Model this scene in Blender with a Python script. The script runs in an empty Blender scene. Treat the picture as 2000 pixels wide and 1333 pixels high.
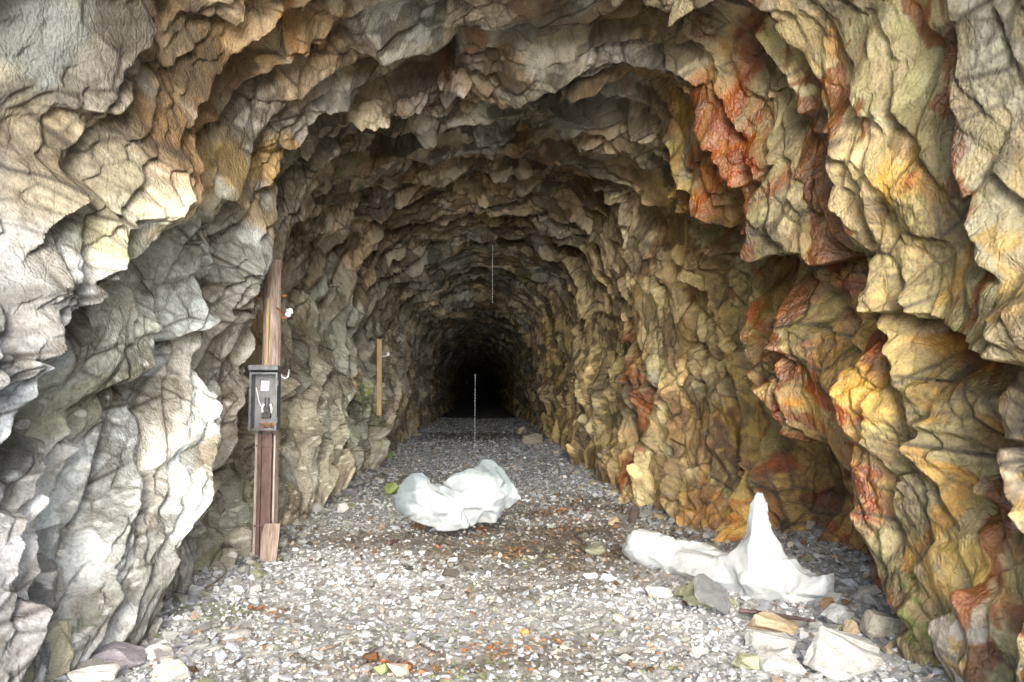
import bpy, bmesh, math, random
import numpy as np
from mathutils import Vector, Matrix, Euler
random.seed(7)
rng = np.random.default_rng(11)
PI = math.pi
sc = bpy.context.scene
# ------------------------------------------------------------------ camera
CAM = Vector((0.0, 0.0, 1.6)); FPX = 1400.0
YAW = math.atan(65/1400); PITCH = math.atan(99/1400)
cd = bpy.data.cameras.new('camera'); cam = bpy.data.objects.new('camera', cd)
sc.collection.objects.link(cam); sc.camera = cam
cd.sensor_width = 36; cd.lens = 36*FPX/2000; cd.clip_start = 0.05; cd.clip_end = 2000
cam.location = CAM; cam.rotation_euler = (PI/2+PITCH, 0, -YAW)
# ------------------------------------------------------------------ world + sun (overcast daylight from the mouth behind the camera)
SUN_EL = math.radians(4.5); SUN_AZ = math.radians(180)      # azimuth measured clockwise from +Y: behind, slightly right
w = bpy.data.worlds.new('World'); sc.world = w; w.use_nodes = True
nt = w.node_tree; bg = nt.nodes['Background']
sky = nt.nodes.new('ShaderNodeTexSky'); sky.sky_type = 'NISHITA'; sky.sun_disc = False
sky.sun_elevation = math.radians(30); sky.sun_rotation = SUN_AZ; sky.dust_density = 4.0; sky.air_density = 1.0
nt.links.new(sky.outputs[0], bg.inputs[0]); bg.inputs[1].default_value = 0.15
sl = bpy.data.lights.new('sun', 'SUN'); sl.energy = 1.5; sl.angle = math.radians(31); sl.color = (0.95, 0.975, 1.0)
so = bpy.data.objects.new('sun', sl); sc.collection.objects.link(so)
sdir = Vector((math.sin(SUN_AZ)*math.cos(SUN_EL), math.cos(SUN_AZ)*math.cos(SUN_EL), math.sin(SUN_EL)))
so.rotation_euler = sdir.to_track_quat('Z', 'Y').to_euler(); so.location = sdir*30
sc.view_settings.view_transform = 'Standard'; sc.view_settings.look = 'None'
sc.view_settings.exposure = 2.0; sc.view_settings.gamma = 1
sc.cycles.max_bounces = 8; sc.cycles.diffuse_bounces = 4; sc.cycles.use_adaptive_sampling = True; sc.cycles.adaptive_threshold = .03; sc.cycles.glossy_bounces = 3
sc.cycles.use_denoising = True
try: sc.cycles.denoiser = 'OPENIMAGEDENOISE'
except Exception: pass
sc.cycles.sample_clamp_indirect = 6
# ------------------------------------------------------------------ numpy noise
def h32(ix, iy, seed):
    h = (ix.astype(np.uint32)*np.uint32(374761393)) ^ (iy.astype(np.uint32)*np.uint32(668265263)) ^ np.uint32(seed*2246822519 & 0xffffffff)
    h = (h ^ (h >> np.uint32(13)))*np.uint32(1274126177)
    h = (h ^ (h >> np.uint32(15)))*np.uint32(2246822519)
    return h ^ (h >> np.uint32(16))
def u01(h): return (h & np.uint32(0xffffff)).astype(np.float32)/np.float32(16777216)
def noise(a, b, seed=0):
    ia = np.floor(a).astype(np.int64); ib = np.floor(b).astype(np.int64)
    fa = (a-ia).astype(np.float32); fb = (b-ib).astype(np.float32)
    ua = fa*fa*fa*(fa*(fa*6-15)+10); ub = fb*fb*fb*(fb*(fb*6-15)+10)
    out = 0
    for i in (0, 1):
        for j in (0, 1):
            ang = u01(h32(ia+i, ib+j, seed))*np.float32(2*PI)
            g = np.cos(ang)*(fa-i)+np.sin(ang)*(fb-j)
            out = out+g*(ua if i else 1-ua)*(ub if j else 1-ub)
    return out*1.4
def fbm(a, b, seed=0, o=4, gain=.5):
    t = 0; g = 1; f = 1
    for k in range(o):
        t = t+noise(a*f+k*17.3, b*f-k*9.1, seed+k)*g; g *= gain; f *= 2.03
    return t
def worley(a, b, seed=0, jit=.85):
    ia = np.floor(a).astype(np.int64); ib = np.floor(b).astype(np.int64)
    F1 = np.full(a.shape, 9., np.float32); F2 = F1.copy(); ident = np.zeros(a.shape, np.uint32)
    dx = np.zeros(a.shape, np.float32); dy = dx.copy()
    for i in (-1, 0, 1):
        for j in (-1, 0, 1):
            h = h32(ia+i, ib+j, seed)
            cx = ia+i+.5+(u01(h)-.5)*jit; cy = ib+j+.5+(u01(h >> np.uint32(8))-.5)*jit
            ddx = (a-cx).astype(np.float32); ddy = (b-cy).astype(np.float32)
            d = ddx*ddx+ddy*ddy
            m = d < F1
            F2 = np.where(m, F1, np.minimum(F2, d))
            F1 = np.where(m, d, F1); ident = np.where(m, h, ident)
            dx = np.where(m, ddx, dx); dy = np.where(m, ddy, dy)
    return np.sqrt(F1), np.sqrt(F2), ident, dx, dy
def worley2(a, b, seed=0, jit=.85):
    ia = np.floor(a).astype(np.int64); ib = np.floor(b).astype(np.int64)
    F1 = np.full(a.shape, 9., np.float32); F2 = F1.copy(); i1 = np.zeros(a.shape, np.uint32); i2 = i1.copy()
    x1 = np.zeros(a.shape, np.float32); y1 = x1.copy(); x2 = x1.copy(); y2 = x1.copy()
    for i in (-1, 0, 1):
        for j in (-1, 0, 1):
            h = h32(ia+i, ib+j, seed)
            ddx = (a-(ia+i+.5+(u01(h)-.5)*jit)).astype(np.float32); ddy = (b-(ib+j+.5+(u01(h >> np.uint32(8))-.5)*jit)).astype(np.float32)
            d = ddx*ddx+ddy*ddy; m = d < F1; m2 = (~m) & (d < F2)
            F2 = np.where(m, F1, np.where(m2, d, F2)); i2 = np.where(m, i1, np.where(m2, h, i2))
            x2 = np.where(m, x1, np.where(m2, ddx, x2)); y2 = np.where(m, y1, np.where(m2, ddy, y2))
            F1 = np.where(m, d, F1); i1 = np.where(m, h, i1); x1 = np.where(m, ddx, x1); y1 = np.where(m, ddy, y1)
    # distance to the shared border
    e = (F2-F1)/(2*np.sqrt((x1-x2)**2+(y1-y2)**2)+1e-6)
    return i1, i2, x1, y1, x2, y2, e
def rnd(ident, k): return u01(h32(ident.astype(np.int64), np.full(ident.shape, k, np.int64), 77+k))
def sstep(e0, e1, x):
    t = np.clip((x-e0)/(e1-e0), 0, 1); return t*t*(3-2*t)
# ------------------------------------------------------------------ tunnel section: radius around the axis (x=0, z=1.6) by angle and depth
ANG = np.radians([-45, -30, 0, 30, 55, 90, 125, 150, 180, 210, 225])
YST = np.array([0.8, 3, 4.8, 6.4, 8, 10, 13, 17, 22, 30, 60])
RT = np.array([
 [3.20, 2.80, 2.75, 3.40, 4.0, 4.5, 4.0, 3.3, 2.65, 2.75, 3.2],
 [3.20, 2.80, 2.70, 3.30, 3.9, 4.4, 3.9, 3.2, 2.60, 2.70, 3.2],
 [3.40, 3.00, 2.62, 3.10, 3.7, 4.2, 3.5, 2.70, 2.42, 2.65, 3.1],
 [3.50, 3.10, 2.65, 2.95, 3.5, 3.95, 3.25, 2.42, 2.36, 2.64, 3.1],
 [3.20, 2.75, 2.65, 2.90, 3.5, 3.9, 3.4, 2.75, 2.38, 2.58, 3.1],
 [3.10, 2.65, 2.50, 2.95, 3.6, 4.0, 3.6, 2.95, 2.42, 2.58, 3.1],
 [3.10, 2.65, 2.50, 3.05, 3.7, 4.05, 3.7, 3.05, 2.48, 2.60, 3.1],
 [3.10, 2.65, 2.50, 3.05, 3.7, 4.05, 3.7, 3.05, 2.50, 2.65, 3.2],
 [3.20, 2.75, 2.45, 2.75, 3.3, 3.8, 3.4, 2.80, 2.45, 2.75, 3.2],
 [3.30, 2.80, 2.45, 2.65, 3.1, 3.5, 3.2, 2.75, 2.45, 2.80, 3.3],
 [3.30, 2.80, 2.45, 2.60, 3.0, 3.3, 3.0, 2.70, 2.45, 2.80, 3.3]])
def Rbase(th, y):
    th = np.asarray(th, float); y = np.asarray(y, float)
    fi = np.clip(np.interp(th, ANG, np.arange(len(ANG))), 0, len(ANG)-1.001); i = fi.astype(int); fa = fi-i
    fj = np.clip(np.interp(y, YST, np.arange(len(YST))), 0, len(YST)-1.001); j = fj.astype(int); fb = fj-j
    fa = fa*fa*(3-2*fa)*.5+fa*.5; fb = fb*fb*(3-2*fb)
    return (RT[j, i]*(1-fa)+RT[j, i+1]*fa)*(1-fb)+(RT[j+1, i]*(1-fa)+RT[j+1, i+1]*fa)*fb
Mc = np.array(cam.rotation_euler.to_matrix())
def rays(pts):
    p = np.asarray(pts, float).reshape(-1, 2)
    return np.stack([p[:, 0]-1000, 666.5-p[:, 1], np.full(len(p), -FPX)], 1) @ Mc.T
def on_wall(pts):
    """picture point -> surface coordinates (-ln depth, angle) on the tunnel lining, and picture radius"""
    d = rays(pts); th = np.arctan2(d[:, 2], d[:, 0]); th = np.where(th < -PI/2, th+2*PI, th)
    rr = np.hypot(d[:, 0], d[:, 2])/d[:, 1]
    y = np.full(len(th), 8.)
    for _ in range(25): y = .5*y+.5*Rbase(th, y)/np.maximum(rr, 1e-3)
    return np.stack([-np.log(np.maximum(y, .5)), th], 1), rr*FPX
def on_floor(px, py, z=0.0):
    d = rays([(px, py)])[0]; t = (z-CAM.z)/d[2]
    return Vector((d[0]*t, d[1]*t, z))
def at(px, py, Y):
    d = rays([(px, py)])[0]; t = Y/d[1]
    return Vector((d[0]*t, Y, CAM.z+d[2]*t))
# ------------------------------------------------------------------ colours (linear albedo)
TAN=(.40,.335,.215); GREY=(.27,.27,.245); COOL=(.30,.31,.30); PALE=(.50,.535,.535); BROWN=(.17,.105,.045); OCHRE=(.42,.27,.07)
RUST=(.25,.062,.006); DRUST=(.15,.045,.010); YEL=(.50,.34,.085); OLIVE=(.27,.24,.10); LIME=(.41,.43,.22); MOSS=(.11,.19,.03); DARK=(.07,.065,.055)
PINK=(.42,.31,.22); SAND=(.50,.42,.27)
# big relief of the rock, traced ledges: (points, height of the raised side, fade px, recess other side, side)
STEPS = [
 # left wall
 ([(-80,330),(60,328),(112,348),(124,400),(95,470),(50,520),(0,570),(-60,610)], .20, 130, .12, 'R'),
 ([(350,250),(385,310),(390,400),(345,560),(350,610),(280,670),(200,740),(130,810),(60,840)], .30, 200, .28, 'R'),
 ([(300,700),(345,760),(330,860),(355,900),(340,1000),(330,1090),(270,1180),(200,1240)], .20, 140, .22, 'R'),
 ([(170,860),(150,900),(125,960),(120,1040),(100,1130),(120,1240)], .05, 60, .10, 'L'),
 ([(0,790),(45,860),(62,950),(50,1050),(25,1200),(20,1360)], .22, 120, .38, 'R'),
 ([(555,370),(562,430),(545,500),(512,560),(500,620),(478,700),(470,770),(440,870),(385,960),(378,1060)], .20, 140, .32, 'R'),
 ([(560,640),(588,670),(575,790),(545,870)], .16, 70, .18, 'R'),
 ([(640,260),(612,330),(600,430),(590,540),(620,640)], .10, 80, .18, 'R'),
 ([(700,600),(665,700),(650,800),(640,930)], .12, 60, .15, 'R'),
 ([(760,480),(720,560),(705,650),(715,760),(745,850),(740,910)], .15, 60, .15, 'R'),
 ([(360,310),(430,230),(520,140),(590,60),(640,-20)], .20, 120, .12, 'L'),
 ([(60,260),(140,200),(220,90),(300,20),(330,-40)], .28, 130, .15, 'L'),
 ([(200,210),(290,250),(345,270),(360,320)], .12, 80, .10, 'R'),
 ([(400,420),(450,360),(510,290),(560,215),(640,165),(710,150)], .12, 90, .10, 'L'),
 # vault
 ([(655,300),(690,300),(740,232),(830,222),(950,240),(1050,226),(1120,232),(1240,285),(1300,330),(1345,352)], .30, 130, .30, 'L'),
 ([(820,185),(880,100),(940,55),(1000,60)], .15, 60, .18, 'R'),
 ([(1000,175),(1080,160),(1160,140),(1240,120),(1320,140),(1350,180)], .14, 70, .20, 'L'),
 ([(560,100),(660,60),(760,70),(830,40),(900,20)], .15, 80, .15, 'L'),
 ([(1030,300),(1100,300),(1200,370),(1290,400)], .10, 50, .15, 'L'),
 ([(640,430),(720,370),(830,330),(960,320),(1070,335),(1150,380)], .12, 70, .10, 'L'),
 ([(700,560),(760,470),(850,410),(960,395),(1060,410),(1150,470),(1200,560)], .14, 60, .12, 'L'),
 ([(760,640),(790,540),(850,478),(930,452),(1010,452),(1080,480),(1130,560),(1150,660)], .18, 50, .14, 'L'),
 ([(800,780),(825,640),(850,565),(900,526),(965,518),(1040,530),(1085,580),(1108,680),(1120,800),(1118,860)], .22, 45, .30, 'L'),
 ([(838,800),(850,690),(880,620),(940,590),(1000,610),(1040,660),(1060,760),(1062,830)], .20, 30, .22, 'L'),
 # right wall
 ([(1330,140),(1320,250),(1350,340),(1400,385),(1480,412),(1560,440),(1640,462),(1740,525),(1800,560)], .40, 190, .24, 'L'),
 ([(1505,470),(1478,560),(1483,650),(1500,760),(1580,830),(1640,900),(1690,1010),(1685,1140)], .26, 150, .55, 'L'),
 ([(1780,400),(1800,560),(1850,602),(1910,645),(2000,692),(2080,720)], .24, 130, .12, 'L'),
 ([(1830,-20),(1880,60),(1925,230),(1955,310),(1965,420),(2010,560)], .22, 110, .22, 'L'),
 ([(1560,-30),(1500,60),(1530,170),(1562,290),(1545,370)], .14, 80, .12, 'L'),
 ([(1380,380),(1430,470),(1475,560),(1500,640)], .06, 60, .16, 'R'),
 ([(1160,380),(1195,480),(1240,600),(1262,700),(1268,860),(1235,975)], .18, 60, .10, 'L'),
 ([(1255,370),(1295,480),(1330,600),(1350,730)], .10, 60, .14, 'R'),
 ([(1140,560),(1150,700),(1170,900)], .12, 40, .14, 'L'),
 ([(1330,900),(1350,980),(1310,1010)], .10, 60, .10, 'L'),
 ([(1940,1150),(1880,1230),(1858,1340)], .22, 70, .20, 'L'),
 ([(1925,860),(1985,880),(1930,960),(1990,1040)], .10, 70, .20, 'L'),
 ([(1690,830),(1705,960),(1745,1080),(1770,1180),(1850,1280)], .08, 90, .12, 'L'),
 ([(1810,620),(1830,700),(1812,820),(1880,840)], .08, 60, .10, 'R'),
]
# recesses / bulges: (px, py, rx, ry, outward metres)
BULGES = [
 (1540,960,150,190,.35),(1450,900,60,80,.10),(500,740,48,150,.30),(515,900,42,150,.22),(210,780,110,60,.05),(90,1040,45,190,.12),(450,980,60,90,.18),(890,120,45,60,.18),
 (1180,170,120,40,.12),(720,270,60,30,.14),(1440,250,90,130,-.06),(1900,960,120,180,-.06),(250,950,90,160,-.10),
 (60,150,120,130,.10),(1800,330,170,150,-.12),(1600,700,80,130,-.08),(1215,470,45,110,-.08),(1950,870,50,50,.2),(470,620,60,120,-.05),
]
# staining of the rock: (points, width px, colour, strength, wetness)
STAINS = [
 ([(60,700),(250,900),(150,1250)], 210, PALE, .75, 0), ([(330,400),(300,600),(200,760)], 130, PALE, .7, 0), ([(430,420),(450,650),(420,900),(380,1080)], 70, PALE, .6, 0),
 ([(0,400),(60,420)], 110, (.55,.56,.52), .8, 0), ([(20,900),(10,1300)], 60, (.58,.61,.63), .9, 0), ([(560,700),(545,850),(470,980)], 50, (.44,.46,.41), .8, 0),
 ([(130,420),(200,620),(120,800)], 60, LIME, .25, 0), ([(140,440),(150,520)], 25, LIME, .8, 0), ([(60,700),(0,740)], 40, LIME, .25, 0),
 ([(90,260),(250,300),(330,330)], 120, (.42,.35,.20), .7, 0), ([(260,250),(320,280)], 45, (.40,.26,.17), .7, 0),
 ([(220,130),(250,200),(300,230)], 50, BROWN, .85, 0), ([(400,100),(380,200),(360,300)], 55, (.22,.15,.075), .9, 0), ([(330,60),(520,80),(600,0)], 90, (.24,.175,.095), .75, 0),
 ([(540,0),(575,15),(590,45),(570,60)], 16, (.30,.14,.04), .8, 0), ([(40,60),(200,40),(300,-20)], 80, (.22,.225,.20), .85, 0), ([(250,60),(330,0)], 30, BROWN, .7, 0),
 ([(450,330),(500,320),(540,260)], 26, OCHRE, .7, 0), ([(500,430),(470,360)], 20, OCHRE, .35, 0),
 ([(640,60),(700,90),(800,60)], 40, (.30,.20,.09), .7, 0), ([(780,130),(720,200),(640,200)], 45, SAND, .5, 0),
 ([(830,175),(880,110),(925,75)], 20, (.20,.095,.04), .8, .2), ([(850,180),(905,100)], 8, PALE, .6, 0),
 ([(990,40),(1080,60),(1130,40)], 70, (.26,.24,.19), .8, 0), ([(1000,0),(1100,10)], 22, BROWN, .6, 0), ([(1100,170),(1220,130),(1330,190)], 40, BROWN, .8, 0),
 ([(960,220),(1100,190),(1180,210),(1320,300)], 40, COOL, .7, 0), ([(1030,270),(1120,320),(1220,380)], 26, (.22,.10,.035), .8, 0), ([(1180,230),(1330,330)], 25, SAND, .5, 0),
 ([(620,210),(560,300),(530,400)], 50, COOL, .6, 0), ([(680,330),(720,350)], 22, MOSS, .6, 0), ([(620,620),(640,800),(640,930)], 70, (.31,.325,.29), .8, 0),
 ([(700,760),(722,840),(735,880)], 11, (.16,.24,.05), .9, 0), ([(655,780),(680,900)], 40, (.33,.35,.29), .5, 0), ([(665,730),(650,820)], 12, OCHRE, .5, 0),
 ([(850,330),(960,340),(1100,370)], 70, (.34,.28,.20), .6, 0), ([(700,480),(800,420),(950,400),(1100,450)], 60, (.40,.31,.18), .6, 0),
 ([(1200,360),(1380,350)], 24, (.40,.37,.20), .6, 0), ([(1220,400),(1230,560),(1250,640)], 55, SAND, .8, 0), ([(1320,420),(1360,560),(1380,700)], 60, (.46,.37,.20), .85, 0),
 ([(1400,420),(1420,600),(1440,760)], 55, (.27,.22,.10), .8, .1), ([(1130,480),(1160,600),(1180,800)], 40, (.36,.30,.15), .7, 0), ([(1090,620),(1100,850)], 30, (.30,.24,.10), .7, 0),
 ([(1290,420),(1270,560),(1290,700)], 14, (.24,.11,.03), .7, .2), ([(1262,690),(1278,780),(1262,870),(1232,970)], 12, RUST, .95, .7), ([(1250,620),(1262,700)], 8, DRUST, .9, .6),
 ([(1420,800),(1440,950)], 60, (.25,.24,.13), .8, .2),
 ([(1390,360),(1330,260),(1360,170),(1420,130)], 30, OCHRE, .9, .5), ([(1420,170),(1470,250),(1440,330),(1530,330)], 62, (.23,.055,.006), 1.0, 1.0), ([(1480,170),(1520,260),(1535,350)], 32, RUST, 1.0, 1.0),
 ([(1410,250),(1430,320)], 22, (.42,.13,.015), .8, 1), ([(1450,170),(1400,280),(1480,370)], 12, DRUST, .8, 1), ([(1480,-20),(1470,60),(1490,110)], 30, DRUST, .95, .3),
 ([(1640,30),(1680,90),(1800,200),(1820,250)], 18, (.30,.12,.03), .8, .2), ([(1560,60),(1600,200),(1640,330)], 80, (.42,.38,.22), .7, 0),
 ([(1700,200),(1760,300),(1740,430)], 120, (.50,.42,.25), .75, 0), ([(1830,260),(1850,330),(1845,420)], 38, (.52,.29,.04), .9, .5), ([(1850,270),(1848,350)], 9, RUST, .9, .6), ([(1900,330),(1850,440)], 45, YEL, .6, .4),
 ([(1840,440),(1860,540),(1960,620)], 70, (.36,.33,.17), .85, .3), ([(1960,100),(1990,300),(1990,500)], 50, (.40,.39,.28), .7, 0), ([(1770,120),(1850,220)], 60, (.26,.22,.12), .7, 0),
 ([(1400,400),(1500,430),(1600,500)], 30, (.20,.10,.03), .9, .3),
 ([(1500,480),(1560,560),(1600,640)], 70, (.50,.37,.13), .85, .4), ([(1560,600),(1600,700),(1620,790)], 60, (.52,.38,.15), .8, .5), ([(1700,560),(1720,700)], 90, (.40,.34,.14), .8, .4),
 ([(1475,520),(1465,580)], 20, DRUST, 1, .9), ([(1540,470),(1515,600),(1500,700),(1530,775),(1610,840),(1660,920),(1705,1010)], 34, RUST, 1, .9), ([(1480,640),(1495,720)], 16, (.38,.09,.012), 1, 1),
 ([(1650,480),(1665,600),(1640,720),(1650,800)], 22, RUST, .95, .9), ([(1620,760),(1640,850),(1675,950),(1700,1060),(1710,1190)], 52, (.25,.060,.006), 1, 1), ([(1600,800),(1640,780)], 20, (.50,.25,.03), .8, .8),
 ([(1560,640),(1600,720)], 10, RUST, .7, .7), ([(1700,720),(1760,850),(1740,980)], 70, (.46,.38,.15), .8, .6), ([(1800,760),(1850,850)], 60, (.42,.36,.14), .7, .6),
 ([(1560,880),(1580,1000),(1540,1090)], 60, DRUST, .95, .7), ([(1500,850),(1520,950)], 40, (.13,.07,.03), .9, .6), ([(1620,950),(1600,1060),(1560,1110)], 26, RUST, .8, .9),
 ([(1430,1000),(1410,1060)], 24, (.36,.14,.02), .9, .3), ([(1390,990),(1370,1050)], 26, (.30,.29,.15), .8, .1), ([(1400,960),(1440,1010)], 8, YEL, .7, .1),
 ([(1850,640),(1870,720)], 24, (.18,.045,.012), 1, .9), ([(1830,650),(1845,800)], 14, (.45,.25,.03), .7, .9), ([(1900,700),(1960,800)], 45, (.25,.18,.06), .8, .5),
 ([(1800,880),(1800,920),(1775,1000)], 11, (.42,.17,.02), .95, .8), ([(1760,860),(1740,900),(1720,1010)], 20, (.48,.36,.06), .8, .6), ([(1850,960),(1800,1150),(1850,1290)], 120, (.30,.26,.13), .85, .6),
 ([(1815,1240),(1830,1200)], 22, (.13,.24,.03), .9, 0), ([(1850,1130),(1820,1180)], 10, (.16,.26,.04), .7, 0), ([(1760,1260),(1770,1290)], 12, MOSS, .8, 0),
 ([(1940,860),(1980,950),(1990,1050)], 34, (.34,.13,.03), .95, .7), ([(1960,1110),(1985,1200)], 26, RUST, .8, .8), ([(1920,1200),(1890,1320)], 40, (.36,.35,.33), .8, .3),
 ([(30,1200),(20,1333)], 14, (.35,.38,.10), .6, 0), ([(150,1240),(130,1220)], 16, MOSS, .5, 0), ([(400,1100),(430,1080)], 14, (.20,.24,.06), .5, 0),
 ([(1400,840),(1470,920),(1550,990),(1500,1050)], 75, (.13,.06,.022), .95, .5), ([(1470,900),(1530,1000)], 22, RUST, .8, .8), ([(1360,960),(1350,1020)], 26, (.32,.15,.03), .85, .2),  ([(1560,1000),(1600,1060)], 26, RUST, .8, .8), ([(1440,985),(1425,1050)], 26, (.34,.15,.03), .9, .3),
 ([(1700,545),(1735,660),(1730,740),(1708,836),(1752,968),(1765,1111),(1760,1200)], 34, (.24,.058,.006), 1, 1), ([(1600,520),(1590,640),(1600,760),(1660,860)], 20, (.21,.052,.006), .95, 1), ([(1680,600),(1760,800)], 26, (.52,.34,.06), .7, .5),
 ([(1900,700),(1850,850),(1880,1000),(1830,1130)], 16, (.46,.24,.03), .8, .6), ([(1950,480),(1900,560)], 20, (.46,.30,.06), .7, .3), ([(1560,420),(1500,380)], 24, (.24,.07,.015), .9, .6),
 ([(300,900),(290,960)], 26, (.33,.26,.14), .6, 0), ([(230,740),(120,800),(40,860)], 45, (.27,.27,.20), .7, 0), ([(0,640),(60,640),(160,560)], 60, (.36,.34,.30), .5, 0),
]
def plane_dist(X, Y, seg, out=None):
    (x0, y0), (x1, y1) = seg
    vx, vy = x1-x0, y1-y0; L = vx*vx+vy*vy+1e-12
    t = np.clip(((X-x0)*vx+(Y-y0)*vy)/L, 0, 1)
    ex = X-x0-t*vx; ey = Y-y0-t*vy
    return np.hypot(ex, ey), vx*(Y-y0)-vy*(X-x0)
def poly_dist(X, Y, pts, pad):
    """distance and side (+ = left) to a polyline; only near it (index mask)"""
    m = np.nonzero((X > pts[:, 0].min()-pad) & (X < pts[:, 0].max()+pad) & (Y > pts[:, 1].min()-pad) & (Y < pts[:, 1].max()+pad))[0]
    x = X[m]; y = Y[m]; D = np.full(len(m), 99., np.float32); S = np.zeros(len(m), np.float32)
    for k in range(len(pts)-1):
        d, s = plane_dist(x, y, (pts[k], pts[k+1])); c = d < D-1e-6
        D = np.where(c, d, D); S = np.where(c, s, S)
    return m, D, S
# ------------------------------------------------------------------ lining grid
NT, NY = 1600, 2050
th = np.linspace(math.radians(-44), math.radians(224), NT)
yy = np.exp(np.linspace(math.log(1.3), math.log(125), NY))
TH, YY = np.meshgrid(th, yy)           # rows = depth
TH = TH.ravel().astype(np.float32); YY = YY.ravel().astype(np.float32)
RB = Rbase(TH, YY).astype(np.float32)
sarc = np.concatenate([[0], np.cumsum(np.diff(th)*(Rbase(th[1:], 8.+0*th[1:])))])
S = np.interp(TH, th, sarc).astype(np.float32)
ZB = 1.6+RB*np.sin(TH)
w1 = fbm(S*.45, YY*.45, 3, 2); w2 = fbm(S*.45+40, YY*.45, 9, 2)
w3 = fbm(S*1.9, YY*1.9, 13, 3); w4 = fbm(S*1.9+40, YY*1.9, 19, 3)
folk = np.where(np.cos(TH) > 0, .5-.3*sstep(0, .6, np.cos(TH)), .5).astype(np.float32)
fol = YY-folk*ZB
out = .16*fbm(S*.33, fol*.4, 21, 3)
crackm = np.zeros_like(out); cmask = sstep(-.35, .25, fbm(S*1.3, YY*1.3, 27, 3))
def level(La, Lb, amp, slope, seed, warp, crk, tw, wd):
    """slabs: every cell a tilted plane (inward with depth, then a step back out), joined by steep risers of width wd"""
    global crackm
    a = (S+warp*w1*.7)/La; b = (fol+warp*w2*.7)/Lb
    i1, i2, x1, y1, x2, y2, e = worley2(a, b, seed)
    def plane(q, x, y):
        return (rnd(q, 1)-.5)*amp-(slope*(.3+1.3*rnd(q, 2)))*Lb*y+(rnd(q, 3)-.5)*tw*La*slope*2*x
    t = .5+.5*sstep(0, wd, e)
    v1 = plane(i1, x1, y1); v2 = plane(i2, x2, y2)
    crackm = np.maximum(crackm, crk*np.exp(-(e*min(La, Lb)/.010)**2)*cmask)
    return v1*t+v2*(1-t)+amp*.10*np.exp(-e/.03), i1, e
o1, id1, e1 = level(3.0, 1.05, .14, .28, 31, .30, .4, .22, .04)
o2, id2, e2 = level(1.20, .48, .11, .40, 41, .05, .8, .30, .06)
o3, id3, e3 = level(.44, .23, .065, .52, 51, .0, .9, .50, .10)
o4, id4, e4 = level(.18, .10, .026, .55, 61, .0, .6, .60, .16)
o5, id5, e5 = level(.08, .045, .009, .5, 65, .0, .4, .7, .25)
rough_zone = sstep(-.25, .3, fbm(S*.8, fol*.8, 71, 2))      # some faces are smooth slabs, some shattered
nearf = .62+.38*sstep(3.5, 6.8, YY)
out = .6*out+o1*nearf+o2*(.45+.75*rough_zone)*nearf
fine = (o3*(.45+.75*rough_zone)+o4*(.40+.75*rough_zone)+o5*(.3+.7*rough_zone))*(.88+.2*sstep(4, 10, YY))
out = out-out.mean()
fine += .003*fbm(S*7, fol*9, 81, 4)*(.4+rough_zone)
# traced relief (surface coordinates: X=-ln depth, Y=angle)
LX = -np.log(YY); LY = TH
nx = .012*w3+.030*(rnd(id3, 11)-.5)+.022*(rnd(id2, 12)-.5)+.010*(rnd(id4, 13)-.5); ny = .012*w4+.030*(rnd(id3, 14)-.5)+.022*(rnd(id2, 15)-.5)+.010*(rnd(id4, 16)-.5)
PX = LX+nx; PY = LY+ny
for pts, amp, fade, rec, side in STEPS:
    p, rp = on_wall(pts); sc_ = 1.0/rp.mean(); f = fade*sc_
    m, D, Sg = poly_dist(PX, PY, p, f*3.5)
    sg = np.where(Sg > 0, 1, -1)*(1 if side == 'L' else -1)
    # taper the ends of the ledge
    dend = np.minimum(np.hypot(PX[m]-p[0, 0], PY[m]-p[0, 1]), np.hypot(PX[m]-p[-1, 0], PY[m]-p[-1, 1]))
    tap = sstep(0, f*.9, dend)
    edge = .016; leftn = np.cos(LY[m]) < -.3
    ka = amp*np.where(LX[m] > -1.95, .66, .85)*np.where(leftn, .8, 1); kr = rec*np.where(LX[m] > -1.95, .66, .85)*np.where(leftn, .65, 1)
    k = np.where(sg > 0, -ka*np.clip(1-D/(1.7*f), 0, 1), -ka+(kr*np.clip(1-D/(1.1*f), 0, 1)+ka)*sstep(0, edge, D))
    out[m] += (k*tap).astype(np.float32)
for px, py, rx, ry, amt in BULGES:
    p, rp = on_wall([(px, py)]); r = rp[0]
    # ellipse axes in picture -> log-polar frame at that point
    phi = p[0, 1]; ex = (PX-p[0, 0])*r; ey = (PY-p[0, 1])*r
    u = ex*math.cos(phi)-ey*math.sin(phi); v = ex*math.sin(phi)+ey*math.cos(phi)
    out += amt*np.exp(-((u/rx)**2+(v/ry)**2)).astype(np.float32)
# ------------------------------------------------------------------ colour of the rock
nv = len(TH); col = np.empty((nv, 3), np.float32)
A = lambda c: np.array(c, np.float32)
side = sstep(-.25, .35, np.cos(TH)+.15*w1)           # 1 on the right wall
up = sstep(.35, .9, np.sin(TH))
leftc = A((.345,.365,.355)); rightc = A((.37,.315,.175)); topc = A((.35,.31,.24))
col[:] = leftc*(1-side)[:, None]+rightc*side[:, None]
col = col*(1-up*.7)[:, None]+topc*(up*.7)[:, None]
def mix(c, k):
    global col
    k = np.clip(k, 0, 1)[:, None]; col = col*(1-k)+A(c)*k
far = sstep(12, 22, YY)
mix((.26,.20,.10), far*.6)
mix((.30,.215,.12), .6*sstep(.15, .5, fbm(S*.6, fol*1.0, 201, 4)))
mix((.30,.30,.29), .6*sstep(.1, .5, fbm(S*.7+5, fol*.9, 207, 4)))
wet = np.zeros(nv, np.float32)
mossn = fbm(S*14, YY*14, 251, 3)
warpS = .05*fbm(S*2.2, fol*2.2, 211, 4); warpT = .05*fbm(S*2.2+7, fol*2.2, 217, 4)
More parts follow.
